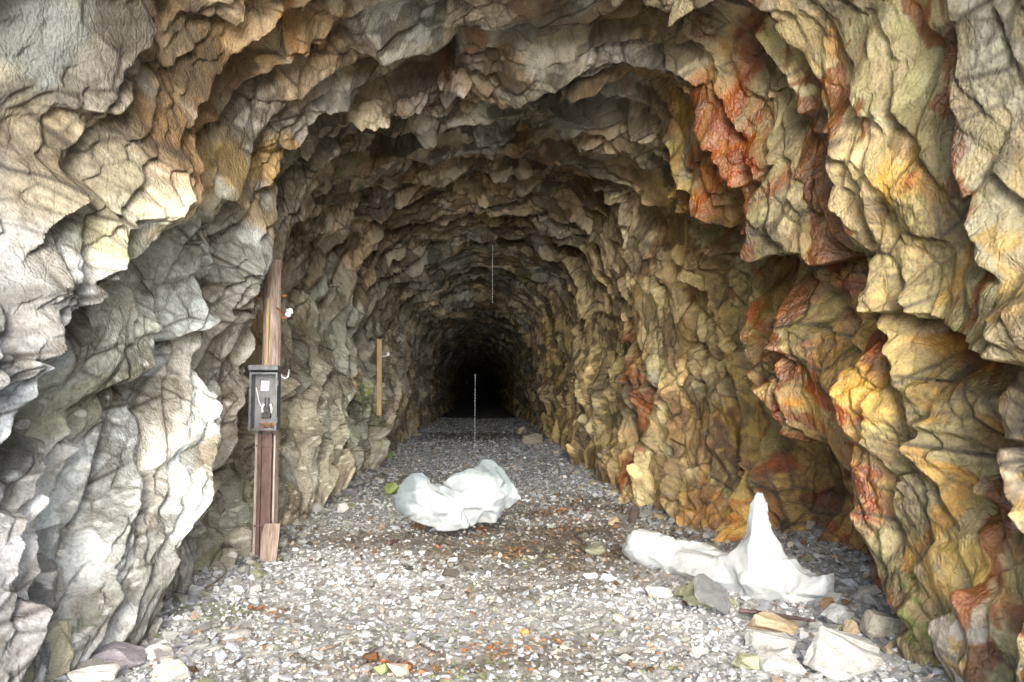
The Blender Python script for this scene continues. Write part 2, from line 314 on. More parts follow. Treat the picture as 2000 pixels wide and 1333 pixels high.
QX = LX+warpS*.7; QY = LY+warpT*.7
ragged = fbm(S*3.0, fol*5, 221, 4)
drip = fbm(S*1.0, YY*9, 223, 3)                       # streaks running down the walls
for pts, wd, c, st, wt in STAINS:
    p, rp = on_wall(pts); f = wd/rp.mean()
    if len(p) == 1: p = np.vstack([p, p+1e-4])
    m, D, Sg = poly_dist(QX, QY, p, f*1.8)
    k = 1-sstep(.55, 1.35, D/f+.34*ragged[m]+.26*drip[m])
    k = k*st
    if c[1] > c[0]*1.25: k = k*sstep(-.25, .25, mossn[m])
    k = k[:, None]
    col[m] = col[m]*(1-k)+A(c)*k
    wet[m] = np.maximum(wet[m]*(1-k[:, 0]*.5), k[:, 0]*wt)
rmask = side*sstep(11, 6.5, YY)*sstep(1.35, .9, TH)
st1 = fbm(S*.45+.5*w3, YY*2.6-.4*ZB+.5*w4, 301, 4); st2 = fbm(S*.38+.5*w3, YY*3.6-.4*ZB+.3*w4, 311, 4)
mix((.50,.35,.10), rmask*.75*sstep(.08, .38, st1)*(.4+.6*sstep(.3, 0, ZB-2.2+w1)))
mix((.30,.29,.12), rmask*.55*sstep(.1, .4, -st1))
k = rmask*.9*sstep(.42, .52, st2); mix((.19,.065,.012), k)
wet = np.maximum(wet, np.clip(rmask*(.35*sstep(4.5, 2.5, ZB)+.9*sstep(.2, .45, st2)+.5*sstep(.2, .5, st1)), 0, 1))
rm2 = side*sstep(7, 10, YY)*sstep(30, 14, YY)*sstep(1.2, .7, TH)
mix((.22,.14,.065), rm2*.5*sstep(.18, .4, st2)); mix((.48,.40,.25), rm2*.6*sstep(.12, .3, -st2))
vm = sstep(.9, 1.2, TH)*sstep(2.3, 1.9, TH); mix((.20,.125,.06), vm*.7*sstep(.22, .42, fbm(S*.5, fol*.8, 321, 4))); mix((.40,.40,.39), vm*.5*sstep(.15, .4, fbm(S*.7, fol*1.0, 331, 4)))
# colour differs from plate to plate; dirt and film sit in the joints
col *= (.84+.32*rnd(id2, 5))[:, None]*(.80+.4*rnd(id3, 6))[:, None]*(.88+.24*rnd(id4, 6))[:, None]
tintk = (rnd(id2, 7)-.5)*.14; col[:, 0] *= 1+tintk; col[:, 2] *= 1-tintk
film = sstep(.0, .16, fbm(S*1.6+3, fol*2.6, 231, 4)+.45*(rnd(id3, 8)-.5)+.35*(rnd(id4, 8)-.5))
col *= (1-.60*film*(1-wet*.7)*(1-.35*(1-side)*(1-up)))[:, None]*np.array([1, .97, .92], np.float32)**film[:, None]
lich = sstep(.52, .60, fbm(S*9, YY*9, 241, 2))*(1-side)*sstep(2.4, 1.4, ZB)*sstep(14, 9, YY)
mix((.72,.74,.72), lich*.7)
joint = np.clip(crackm*1.2, 0, 1)
mix((.045,.035,.025), joint*.9)
deep = np.maximum(sstep(6.5, 10, YY), up*.7); col *= (1+deep[:, None]*np.array((.50, .45, .36), np.float32)*np.clip(1-wet, 0, 1)[:, None]); nr = side*sstep(8, 4.5, YY); col *= (1-.26*nr)[:, None]; nl = (1-side)*sstep(5.2, 3.4, YY); col *= (1-.38*nl)[:, None]; col[:, 2] *= 1+.10*nl; col[:, 0] *= 1-.03*nl  # light balance painted into albedo: depth and vault brightened, near walls darkened, left cooled
def soften(q, n_):
    q = q.reshape(NY, NT)
    for _ in range(n_):
        q[1:-1] = .25*q[:-2]+.5*q[1:-1]+.25*q[2:]
        q[:, 1:-1] = .25*q[:, :-2]+.5*q[:, 1:-1]+.25*q[:, 2:]
    return q.ravel()
out = soften(out, 3)+soften(fine, 1)
RR = RB+out
X = RR*np.cos(TH); Z = 1.6+RR*np.sin(TH)
P = np.stack([X, YY, Z], 1).astype(np.float32)
# ------------------------------------------------------------------ node helpers
def mat(name):
    m = bpy.data.materials.new(name); m.use_nodes = True
    n = m.node_tree.nodes; return m, n, m.node_tree.links, n['Principled BSDF']
def tex(n, l, kind, scale, co=None, **kw):
    t = n.new(kind); t.inputs['Scale'].default_value = scale
    for k, v in kw.items():
        if k in t.inputs: t.inputs[k].default_value = v
        else: setattr(t, k, v)
    if co: l.new(co, t.inputs['Vector'])
    return t
def ramp(n, l, src, stops):
    r = n.new('ShaderNodeValToRGB'); e = r.color_ramp.elements
    while len(e) < len(stops): e.new(.5)
    for i, (p, c) in enumerate(stops):
        e[i].position = p; e[i].color = (*c, 1) if len(c) == 3 else c
    l.new(src, r.inputs[0]); return r
def mulc(n, l, a, b, fac=1.0, mode='MULTIPLY'):
    x = n.new('ShaderNodeMix'); x.data_type = 'RGBA'; x.blend_type = mode
    if isinstance(fac, (int, float)): x.inputs[0].default_value = fac
    else: l.new(fac, x.inputs[0])
    for s, i in ((a, 6), (b, 7)):
        if isinstance(s, tuple): x.inputs[i].default_value = (*s, 1)
        else: l.new(s, x.inputs[i])
    return x.outputs[2]
def math_(n, l, op, a, b=0.0):
    x = n.new('ShaderNodeMath'); x.operation = op
    for s, i in ((a, 0), (b, 1)):
        if isinstance(s, (int, float)): x.inputs[i].default_value = s
        else: l.new(s, x.inputs[i])
    return x.outputs[0]
def rock_material(name, attr=True, base=(.3, .3, .3), wetv=0.0, sc_=1.0, bump=1.0):
    m, n, l, b = mat(name)
    g = n.new('ShaderNodeNewGeometry'); co = g.outputs['Position']
    if not attr:
        tc = n.new('ShaderNodeTexCoord'); co = tc.outputs['Object']
    if attr:
        a = n.new('ShaderNodeAttribute'); a.attribute_name = 'tint'; c = a.outputs['Color']
        aw = n.new('ShaderNodeAttribute'); aw.attribute_name = 'wet'; wv = aw.outputs['Fac']
    else: c = base; wv = None
    mp = n.new('ShaderNodeMapping'); mp.inputs['Scale'].default_value = (1, 1.5, .8); mp.inputs['Rotation'].default_value = (math.radians(-20), 0, 0)
    l.new(co, mp.inputs[0])
    n1 = tex(n, l, 'ShaderNodeTexNoise', 9*sc_, mp.outputs[0], Detail=8, Roughness=.6, Distortion=0.0)
    n2 = tex(n, l, 'ShaderNodeTexNoise', 60*sc_, co, Detail=6, Roughness=.7)
    r1 = ramp(n, l, n1.outputs[0], [(.33, (.66, .62, .55)), (.42, (.95, .94, .92)), (.62, (1.12, 1.12, 1.10))])
    r2 = ramp(n, l, n2.outputs[0], [(.3, (.66, .66, .66)), (.5, (1, 1, 1)), (.72, (1.25, 1.25, 1.23))])
    c = mulc(n, l, c, r1.outputs[0]); c = mulc(n, l, c, r2.outputs[0])
    l.new(c, b.inputs['Base Color'])
    v = tex(n, l, 'ShaderNodeTexVoronoi', 16*sc_, None, feature='F1', distance='CHEBYCHEV')
    dn = n.new('ShaderNodeVectorMath'); dn.operation = 'MULTIPLY_ADD'; l.new(n1.outputs['Color'], dn.inputs[0]); dn.inputs[1].default_value = (.05,)*3; l.new(mp.outputs[0], dn.inputs[2])
    l.new(dn.outputs[0], v.inputs['Vector'])
    h = math_(n, l, 'ADD', math_(n, l, 'MULTIPLY', n1.outputs[0], .010), math_(n, l, 'MULTIPLY', n2.outputs[0], .006))
    h = math_(n, l, 'ADD', h, math_(n, l, 'MULTIPLY', v.outputs['Distance'], .006))
    v2 = tex(n, l, 'ShaderNodeTexVoronoi', 42*sc_, dn.outputs[0], feature='F1', distance='MANHATTAN'); h = math_(n, l, 'ADD', h, math_(n, l, 'MULTIPLY', v2.outputs['Distance'], .0045))
    v3 = tex(n, l, 'ShaderNodeTexVoronoi', 7*sc_, dn.outputs[0], feature='DISTANCE_TO_EDGE'); h = math_(n, l, 'ADD', h, math_(n, l, 'MULTIPLY', math_(n, l, 'MINIMUM', v3.outputs['Distance'], .05), .07))
    bp = n.new('ShaderNodeBump'); bp.inputs['Strength'].default_value = .9*bump; bp.inputs['Distance'].default_value = 1.0
    l.new(h, bp.inputs['Height']); l.new(bp.outputs[0], b.inputs['Normal'])
    if wv is not None:
        rr = n.new('ShaderNodeMapRange'); l.new(wv, rr.inputs[0]); rr.inputs[3].default_value = .82; rr.inputs[4].default_value = .28
        l.new(rr.outputs[0], b.inputs['Roughness'])
        l.new(math_(n, l, 'MULTIPLY', wv, .28), b.inputs['Coat Weight']); b.inputs['Coat Roughness'].default_value = .06; l.new(bp.outputs[0], b.inputs['Coat Normal'])
    else:
        b.inputs['Roughness'].default_value = .8-.5*wetv
    return m
ROCK = rock_material('tunnel_rock')
def link(name, me, parent=None, m=None):
    o = bpy.data.objects.new(name, me); sc.collection.objects.link(o)
    if parent: o.parent = parent
    if m: me.materials.append(m)
    return o
def np_mesh(name, V, F, tint=None, wetv=None, smooth=False):
    me = bpy.data.meshes.new(name)
    k = F.shape[1]
    me.vertices.add(len(V)); me.vertices.foreach_set('co', np.ascontiguousarray(V, np.float32).ravel())
    me.loops.add(F.size); me.loops.foreach_set('vertex_index', np.ascontiguousarray(F, np.int32).ravel())
    me.polygons.add(len(F)); me.polygons.foreach_set('loop_start', np.arange(0, F.size, k, dtype=np.int32))
    try: me.polygons.foreach_set('loop_total', np.full(len(F), k, np.int32))
    except Exception: pass
    me.update(calc_edges=True)
    me.polygons.foreach_set('use_smooth', np.full(len(F), smooth, bool))
    if tint is not None:
        a = me.attributes.new('tint', 'FLOAT_COLOR', 'POINT')
        a.data.foreach_set('color', np.concatenate([tint, np.ones((len(V), 1))], 1).astype(np.float32).ravel())
    if wetv is not None:
        a = me.attributes.new('wet', 'FLOAT', 'POINT'); a.data.foreach_set('value', wetv.astype(np.float32))
    return me
def tag(o, label=None, cat=None, group=None, kind=None):
    if label: o['label'] = label
    if cat: o['category'] = cat
    if group: o['group'] = group
    if kind: o['kind'] = kind
    return o
def strip(c0, c1, name, label):
    cols = np.arange(c0, c1+1); nc = len(cols)
    idx = (np.arange(NY)[:, None]*NT+cols[None, :])
    V = P[idx.ravel()]
    g = np.arange(NY*nc).reshape(NY, nc)
    F = np.stack([g[:-1, :-1], g[:-1, 1:], g[1:, 1:], g[1:, :-1]], -1).reshape(-1, 4)
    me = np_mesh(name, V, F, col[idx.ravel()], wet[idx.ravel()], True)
    me.set_sharp_from_angle(angle=math.radians(17))
    return tag(link(name, me, None, ROCK), label, 'rock wall', None, 'structure')
cR = int(np.searchsorted(th, math.radians(48))); cL = int(np.searchsorted(th, math.radians(132)))
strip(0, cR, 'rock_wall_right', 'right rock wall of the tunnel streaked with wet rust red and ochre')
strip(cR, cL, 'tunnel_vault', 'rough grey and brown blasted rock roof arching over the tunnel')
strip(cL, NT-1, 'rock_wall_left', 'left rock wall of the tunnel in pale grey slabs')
Rgrid = RR.reshape(NY, NT)
def wall_r(theta, y):
    i = int(np.clip(np.interp(math.log(y), np.log(yy), np.arange(NY)), 0, NY-1)); j = int(np.clip(np.interp(theta, th, np.arange(NT)), 0, NT-1))
    return float(Rgrid[i, j])
# unseen cliff added to block skylight; near-black cap painting the unlit far end
def ring_mesh():
    n = 160; K = 14; t = np.linspace(math.radians(-44), math.radians(224), n)
    r0 = np.interp(t, th, Rgrid[0])
    V = []
    for k in range(K):
        f = k/(K-1); rad = r0+f**1.6*26
        for i in range(n):
            V.append((rad[i]*math.cos(t[i]), yy[0]-(.0 if k == 0 else (.5*f*8+.6*math.sin(i*.3+k)*f)), max(1.6+rad[i]*math.sin(t[i]), -1.5) if k else 1.6+rad[i]*math.sin(t[i])))
    g = np.arange(K*n).reshape(K, n)
    F = np.stack([g[:-1, :-1], g[1:, :-1], g[1:, 1:], g[:-1, 1:]], -1).reshape(-1, 4)
    V = np.array(V, np.float32)
    return np_mesh('cliff', V, F, np.tile(A((.3,.29,.24)), (len(V), 1)), np.zeros(len(V)))
tag(link('cliff', ring_mesh(), None, ROCK), 'unseen rock cliff face added around the tunnel mouth to block skylight', 'cliff', None, 'structure')
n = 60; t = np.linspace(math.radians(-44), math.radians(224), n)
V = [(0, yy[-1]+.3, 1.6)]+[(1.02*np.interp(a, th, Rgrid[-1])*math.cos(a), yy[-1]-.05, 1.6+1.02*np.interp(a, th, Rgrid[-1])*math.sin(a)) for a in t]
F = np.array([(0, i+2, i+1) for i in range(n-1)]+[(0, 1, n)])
tag(link('tunnel_end', np_mesh('tunnel_end', np.array(V), F, np.tile(A((.05,.045,.035)), (len(V), 1)), np.zeros(len(V))), None, ROCK), 'near-black cap standing in for the unlit far depth of the tunnel', 'rock wall', None, 'structure')  # cap coloured near-black in place of unlit depth
# ------------------------------------------------------------------ ground
def ground_z(x, y):
    x = np.asarray(x, float); y = np.asarray(y, float)
    z = .035*fbm(x*.7, y*.7, 301, 3)+.012*fbm(x*4, y*4, 305, 3)
    z = z+.28*sstep(1.9, 3.3, np.abs(x+.05))**1.3*sstep(1., 3., y)
    z = z-np.where(y < -1.5, .30*(-1.5-y), 0)  # unseen outside ground shaped to fall away so low sun reaches the vault
    z = z-.03*np.exp(-((x-.4)/.8)**2)
    z = z+.05*sstep(15, 24, y)
    return z
WHITE_PATCH = [ (630,1110,190,55,1), (420,1160,110,50,.8), (560,1020,70,50,.5), (650,950,60,40,.6), (1290,1170,170,45,.95), (1440,1240,130,60,1), (1560,1290,160,60,1), (850,1150,120,25,.7), (1180,1160,130,25,.6),
  (180,1310,160,50,.9), (300,1220,80,40,.9), (500,1230,260,60,.3), (980,1140,200,25,.4), (1010,870,250,14,.22), (1150,950,70,35,.5), (700,1000,60,40,.4), (1700,1330,80,30,.8), (350,1180,120,50,.7), (250,1290,200,60,.6), (760,1130,160,50,.7), (1380,1200,120,50,.9),(640,1170,160,30,.6)]
BROWN_PATCH = [ (1100,1060,230,60,1), (880,1070,200,40,.9), (1060,1140,200,30,.5), (960,1290,300,30,.4), (950,855,140,10,1), (1180,985,110,25,.6), (700,1060,120,25,.7), (1050,1000,60,30,.6), (820,935,90,12,.4)]
GREEN_PATCH = [ (1000,1320,170,22,.6), (430,1200,120,22,.5), (1020,1090,60,16,.5), (960,1290,60,14,.6), (1180,1230,110,20,.3), (100,1290,60,30,.5), (800,1240,300,40,.2)]
RUST_PATCH = [ (1060,1250,60,16,.7), (1150,1000,60,12,.5), (520,1195,50,10,.5), (760,1310,90,14,.7), (1010,1270,80,10,.6), (1130,1030,70,10,.5), (1070,870,60,6,.6), (500,1340,60,10,.4)]
def gpatch(x, y, plist, seed):
    out_ = np.zeros(x.shape)
    # position of ground points seen along the floor, ellipses given at their place on the floor
    for px, py, rx, ry, st in plist:
        c = on_floor(px, py); ex = abs(on_floor(px+rx, py).x-c.x); ey = max(abs(on_floor(px, py-ry*.6).y-c.y), .1)
        q = ((x-c.x)/ex)**2+((y-c.y)/ey)**2
        out_ = np.maximum(out_, st*np.exp(-q*.8))
    return np.clip(out_*(1.15+.8*fbm(x*1.6, y*1.6, seed, 4)), 0, 1)
def ground_tint(x, y):
    wv = gpatch(x, y, WHITE_PATCH, 401); bv = gpatch(x, y, BROWN_PATCH, 411); gv = gpatch(x, y, GREEN_PATCH, 421); rv = gpatch(x, y, RUST_PATCH, 431)
    return wv, bv, gv, rv
gx = np.concatenate([np.linspace(-60, -4.6, 14), np.linspace(-4.5, 4.5, 520), np.linspace(4.6, 60, 14)])
gy = np.concatenate([np.linspace(-70, .8, 40), np.exp(np.linspace(math.log(.95), math.log(127), 700))])
GX, GY = np.meshgrid(gx, gy); shp = GX.shape; GX = GX.ravel(); GY = GY.ravel()
GZ = ground_z(GX, GY)
F1, F2, idn, dx, dy = worley((GX+.02*fbm(GX*9, GY*9, 5, 2))/.06, GY/.06, 501)
GZ = GZ+np.where(GY > .9, (.010*rnd(idn, 1)-.012*F1)*sstep(30, 12, GY), 0)
wv, bv, gv, rv = ground_tint(GX, GY)
gc = np.tile(A((.34,.345,.35)), (len(GX), 1))
def gmix(c0, c, k): return c0*(1-k[:, None])+A(c)*k[:, None]
gc = gmix(gc, (.115,.095,.07), bv); gc = gmix(gc, (.50,.51,.52), wv*.9); gc = gmix(gc, (.13,.16,.06), gv*.6); gc = gmix(gc, (.22,.10,.03), rv*.6)
gc *= (.7+.6*rnd(idn, 3))[:, None]*np.array((.80, .83, .87))
gc[GY < .8] = (.44, .43, .36)  # unseen outside ground made pale to bounce daylight onto the vault
g = np.arange(len(GX)).reshape(shp)
F = np.stack([g[:-1, :-1], g[:-1, 1:], g[1:, 1:], g[1:, :-1]], -1).reshape(-1, 4)
GROUND = rock_material('ground_gravel', sc_=1.6, bump=.6)
tag(link('ground', np_mesh('ground', np.stack([GX, GY, GZ], 1), F, gc, np.zeros(len(GX))+bv*.25), None, GROUND), 'trodden stony tunnel floor', 'ground', None, 'structure')
# ------------------------------------------------------------------ stones
def hull_mesh(pts, name='rock'):
    bm = bmesh.new()
    for p in pts: bm.verts.new(p)
    r = bmesh.ops.convex_hull(bm, input=bm.verts)
    bmesh.ops.delete(bm, geom=[e for e in r['geom_interior'] if isinstance(e, bmesh.types.BMVert)], context='VERTS')
    bmesh.ops.triangulate(bm, faces=bm.faces)
    bm.verts.ensure_lookup_table()
    V = np.array([v.co[:] for v in bm.verts]); bm.verts.index_update()
    F = np.array([[v.index for v in f.verts] for f in bm.faces]); bm.free()
    return V, F
TPL = []
for k in range(16):
    p = rng.normal(size=(11, 3)); p /= np.linalg.norm(p, axis=1)[:, None]; p *= rng.uniform(.75, 1.05, (11, 1))
    p *= np.array([1, rng.uniform(.55, .95), rng.uniform(.28, .62)])
    TPL.append(hull_mesh(p))
def rotmats(n, tilt):
    az = rng.uniform(0, 2*PI, n); ti = rng.normal(0, tilt, n); ax = rng.uniform(0, 2*PI, n)
    ca, sa = np.cos(az), np.sin(az)
    Rz = np.zeros((n, 3, 3)); Rz[:, 0, 0] = ca; Rz[:, 0, 1] = -sa; Rz[:, 1, 0] = sa; Rz[:, 1, 1] = ca; Rz[:, 2, 2] = 1
    k = np.stack([np.cos(ax), np.sin(ax), 0*ax], 1); c, s = np.cos(ti), np.sin(ti)
    K = np.zeros((n, 3, 3)); K[:, 0, 1] = -k[:, 2]; K[:, 0, 2] = k[:, 1]; K[:, 1, 0] = k[:, 2]; K[:, 1, 2] = -k[:, 0]; K[:, 2, 0] = -k[:, 1]; K[:, 2, 1] = k[:, 0]
    Rt = np.eye(3)[None]+s[:, None, None]*K+(1-c)[:, None, None]*(K@K)
    return Rt@Rz
def scatter(x, y, size, tint, wetv, name, tilt=.45, lift=.3):
    Vs, Fs, Cs, Ws = [], [], [], []; off = 0
    n = len(x); z = ground_z(x, y); Rm = rotmats(n, tilt); which = rng.integers(0, len(TPL), n)
    for k, (tv, tf) in enumerate(TPL):
        s = np.nonzero(which == k)[0]
        if not len(s): continue
        v = np.einsum('nij,vj->nvi', Rm[s], tv)*size[s][:, None, None]
        v += np.stack([x[s], y[s], z[s]+size[s]*lift], 1)[:, None, :]
        f = tf[None]+(np.arange(len(s))*len(tv))[:, None, None]+off
        Vs.append(v.reshape(-1, 3)); Fs.append(f.reshape(-1, 3)); off += len(s)*len(tv)
        Cs.append(np.repeat(tint[s], len(tv), 0)); Ws.append(np.repeat(wetv[s], len(tv)))
    return np_mesh(name, np.concatenate(Vs), np.concatenate(Fs), np.concatenate(Cs), np.concatenate(Ws))
def stone_colours(x, y):
    wv, bv, gv, rv = ground_tint(x, y); n = len(x)
    u = rng.random(n)
    c = np.tile(A((.27,.265,.25)), (n, 1))
    pal = np.array([(.27,.29,.31),(.35,.37,.40),(.38,.37,.34),(.28,.29,.25),(.20,.20,.19),(.42,.42,.41),(.33,.25,.18),(.16,.16,.15),(.46,.40,.33)])
    c = 1.12*pal[rng.choice(len(pal), n, p=[.18,.20,.12,.11,.08,.14,.06,.06,.05])]
    w_ = rng.random(n) < wv*1.0+.05
    c[w_] = np.array((.62,.64,.655))*rng.uniform(.72, 1.15, (w_.sum(), 1))
    b_ = rng.random(n) < bv*.95
    c[b_] = pal[rng.choice([0, 3, 4, 6, 7], b_.sum())]*np.array((.62,.55,.46))*rng.uniform(.6, 1.3, (b_.sum(), 1))
    g_ = rng.random(n) < gv*.4
    c[g_] = np.array((.20,.235,.11))*rng.uniform(.6, 1.4, (g_.sum(), 1))
    r_ = rng.random(n) < rv*.3+.006
    c[r_] = np.array((.30,.15,.06))*rng.uniform(.5, 1.3, (r_.sum(), 1))
    return c*np.array((.80, .84, .90))*rng.uniform(.75, 1.2, (n, 1)), np.clip(bv*.35+rv*.4, 0, 1)
N = 96000
q = rng.random(N)
y = np.exp(np.log(2.6)+q*(np.log(42)-np.log(2.6)))
x = rng.uniform(-3.6, 3.9, N)
size = np.exp(rng.normal(np.log(.0145), .52, N))*(1+.035*(y-4)); size = np.clip(size, .008, .09)
edge = sstep(1.6, 2.7, np.abs(x)); size *= 1+.5*edge*rng.random(N)
c, wt = stone_colours(x, y)
me = scatter(x, y, size, c, wt, 'gravel')
GRAVEL = rock_material('gravel_stones', sc_=3.0, bump=.35)
tag(link('gravel', me, None, GRAVEL), 'broken grey and white gravel covering the tunnel floor', 'gravel', None, 'stuff')
#OBJECTS
# ------------------------------------------------------------------ object helpers
def empty(name, loc, label, cat, group=None):
    o = bpy.data.objects.new(name, None); sc.collection.objects.link(o); o.location = loc; o.empty_display_size = .1
    return tag(o, label, cat, group)
def bm_tube(bm, pts, rad, seg=10, cap=True):
    pts = [Vector(p) for p in pts]; rings = []
    rr = rad if isinstance(rad, (list, tuple)) else [rad]*len(pts)
    ref = Vector((0, 0, 1))
    if abs((pts[-1]-pts[0]).normalized().z) > .8: ref = Vector((0, 1, 0))
    for i, p in enumerate(pts):
        d = (pts[min(i+1, len(pts)-1)]-pts[max(i-1, 0)]).normalized()
        a = d.cross(ref).normalized(); b = d.cross(a).normalized()
        rings.append([bm.verts.new(p+(a*math.cos(2*PI*k/seg)+b*math.sin(2*PI*k/seg))*rr[i]) for k in range(seg)])
    for i in range(len(pts)-1):
        for k in range(seg):
            bm.faces.new((rings[i][k], rings[i][(k+1) % seg], rings[i+1][(k+1) % seg], rings[i+1][k]))
    if cap: bm.faces.new(rings[0][::-1]); bm.faces.new(rings[-1])
def bm_box(bm, c, s, rot=None, bev=0):
    r = bmesh.ops.create_cube(bm, size=1); vs = r['verts']
    M = Matrix.Translation(Vector(c))@((rot or Euler((0, 0, 0))).to_matrix().to_4x4())@Matrix.Diagonal((*s, 1))
    bmesh.ops.transform(bm, matrix=M, verts=vs)
    if bev:
        es = list({e for v in vs for e in v.link_edges})
        bmesh.ops.bevel(bm, geom=es, offset=bev, segments=2, affect='EDGES', profile=.6)
def part(name, bm, m, parent=None, off=None, smooth=False):
    bmesh.ops.recalc_face_normals(bm, faces=bm.faces)
    me = bpy.data.meshes.new(name)
    if off is not None: bmesh.ops.translate(bm, verts=bm.verts, vec=-Vector(off))
    bm.to_mesh(me); bm.free()
    if smooth:
        for p in me.polygons: p.use_smooth = True
    return link(name, me, parent, m)
def simple(name, c, rough=.6, metal=0., nscale=20, var=.35, stretch=(1, 1, 1), bump=.3, c2=None):
    m, n, l, b = mat(name)
    tc = n.new('ShaderNodeTexCoord'); mp = n.new('ShaderNodeMapping'); mp.inputs['Scale'].default_value = stretch
    l.new(tc.outputs['Object'], mp.inputs[0])
    t = tex(n, l, 'ShaderNodeTexNoise', nscale, mp.outputs[0], Detail=8, Roughness=.7)
    c2 = c2 or tuple(v*(1-var) for v in c)
    r = ramp(n, l, t.outputs[0], [(.38, c2), (.62, c)])
    l.new(r.outputs[0], b.inputs['Base Color'])
    b.inputs['Roughness'].default_value = rough; b.inputs['Metallic'].default_value = metal
    bp = n.new('ShaderNodeBump'); bp.inputs['Strength'].default_value = bump; bp.inputs['Distance'].default_value = .01
    l.new(t.outputs[0], bp.inputs['Height']); l.new(bp.outputs[0], b.inputs['Normal'])
    return m
WOOD = simple('weathered_wood', (.42,.35,.31), .85, 0, 14, .5, (4, 4, .35), .7, (.17,.125,.10))
GREYWOOD = simple('grey_wood', (.50,.47,.43), .85, 0, 16, .5, (4, 4, .35), .6, (.27,.235,.21))
NEWWOOD = simple('fresh_wood', (.50,.36,.20), .8, 0, 12, .3, (4, 4, .3), .3, (.36,.24,.12))
LATH = simple('yellowed_lath', (.46,.36,.17), .8, 0, 12, .3, (4, 4, .3), .3, (.30,.22,.10))
RAIL = simple('rusty_steel', (.165,.105,.10), .6, .2, 24, .4, (1, 1, .3), .4, (.09,.05,.045))
TIN = simple('grey_sheet_metal', (.17,.185,.20), .6, .2, 16, .35, (1, 1, 1), .2, (.08,.085,.09))
TININ = simple('pale_panel', (.20,.205,.22), .7, .0, 9, .3, (1, 1, 1), .2, (.11,.11,.12))
PORC = simple('white_porcelain', (.85,.85,.84), .2, 0, 8, .08)
BLACKP = simple('dark_bakelite', (.045,.04,.04), .5, 0, 30, .4)
PAPER = simple('paper', (.82,.82,.80), .9, 0, 12, .12)
INK = simple('ink', (.12,.12,.14), .9)
RUSTY = simple('rusty_bolt', (.30,.12,.05), .8, .2, 40, .5)
GALV = simple('galvanised_steel', (.45,.48,.50), .45, .6, 30, .25)
DEBRIS = simple('brown_debris', (.42,.24,.11), .9, 0, 60, .5)
BARK = simple('dark_bark', (.10,.065,.07), .55, 0, 40, .5, (1, 1, 1), .6)
BARK2 = simple('pale_twig', (.32,.24,.19), .8, 0, 40, .4, (1, 1, 1), .5)
COPPER = simple('wire', (.25,.20,.10), .5, .5)
# ------------------------------------------------------------------ utility pole with its fuse box
YP = 7.12
def P3(px, py, dy=0): return at(px, py, YP+dy)
base = P3(523, 1062); base.z = float(ground_z(base.x, base.y))-.03
pole = empty('utility_pole', base, 'old weathered wooden pole against the left rock wall carrying a grey fuse box', 'pole')
bm = bmesh.new()
xs = base.x-.040
zt = P3(535, 506).z
pts = [(xs+.012*math.sin(k*.8)*.3+.004*k/14, YP+.10, base.z+(zt-base.z)*k/14) for k in range(15)]
bm_tube(bm, pts, [.098-.0012*k for k in range(15)], 20)
for v in bm.verts:
    a = math.atan2(v.co.y-YP-.1, v.co.x-xs); f = 1+.05*math.sin(a*5+v.co.z)+.02*math.sin(a*13)
    v.co.x = xs+(v.co.x-xs)*f; v.co.y = YP+.1+(v.co.y-YP-.1)*f
part('post', bm, WOOD, pole, base, True)
bm = bmesh.new()
bz = P3(500, 846).z
xl = xs-.082; W = .15; H_ = bz-base.z
bm_box(bm, (xs, YP-.012, base.z+H_/2), (.060, .02, H_), None, .003)
for s in (-1, 1):
    bm_box(bm, (xs+s*.050, YP-.020, base.z+H_/2), (.036, .05, H_), None, .004)
part('steel_channel', bm, RAIL, pole, base)
bm = bmesh.new()
bm_box(bm, (xs-.086, YP+.02, base.z+H_*.5), (.028, .07, H_), None, .003)
bm_box(bm, (xs+.083, YP+.03, base.z+H_*.5+.1), (.018, .06, H_-.25), None, .003)
part('side_board', bm, GREYWOOD, pole, base)
for zz in (bz-.12, base.z+.35):
    bm = bmesh.new(); bm_box(bm, (xs, YP-.048, zz), (.16, .008, .02), None, .002); part('strap', bm, RAIL, pole, base)
bm = bmesh.new(); c = P3(523, 650); bm_box(bm, (c.x, YP-.010, P3(523, 650).z), (.028, .016, P3(0, 582).z-P3(0, 718).z), Euler((0, .012, 0)), .002); part('lath', bm, LATH, pole, base)
bm = bmesh.new(); c = P3(0, 572).z
bm_tube(bm, [(xs-.135, YP+.09, c), (xs+.135, YP+.09, c-.002)], .009, 8); bm_tube(bm, [(xs-.15, YP+.09, c), (xs-.118, YP+.09, c)], .019, 6); bm_tube(bm, [(xs+.118, YP+.09, c), (xs+.145, YP+.09, c)], .017, 6)
part('cross_bolt', bm, RUSTY, pole, base)
# bracket and insulator
bm = bmesh.new(); k = [P3(541, 602, .03), P3(547, 606, .0), P3(549, 616, -.01), P3(553, 623, -.01), P3(559, 622, -.01), P3(562, 615, -.01)]
bm_tube(bm, k, .008, 8); br = part('bracket', bm, RUSTY, pole, base, True)
bm = bmesh.new(); c = P3(565, 611, -.01); ax = Vector((.45, -.25, .8)).normalized()
prof = [(-.045, .018), (-.03, .030), (-.012, .031), (-.008, .022), (.0, .022), (.004, .036), (.022, .037), (.028, .022), (.036, .024), (.045, .014), (.048, .004)]
bm_tube(bm, [c+ax*a for a, _ in prof], [r for _, r in prof], 16); part('insulator', bm, PORC, pole, base, True)
bm = bmesh.new(); k = [P3(541, 722, -.02), P3(546, 716, -.03), P3(549, 728, -.04), P3(551, 737, -.05), P3(558, 740, -.05), P3(563, 736, -.05), P3(565, 722, -.05)]
bm_tube(bm, k, .0095, 8); part('hook', bm, GALV, pole, base, True)
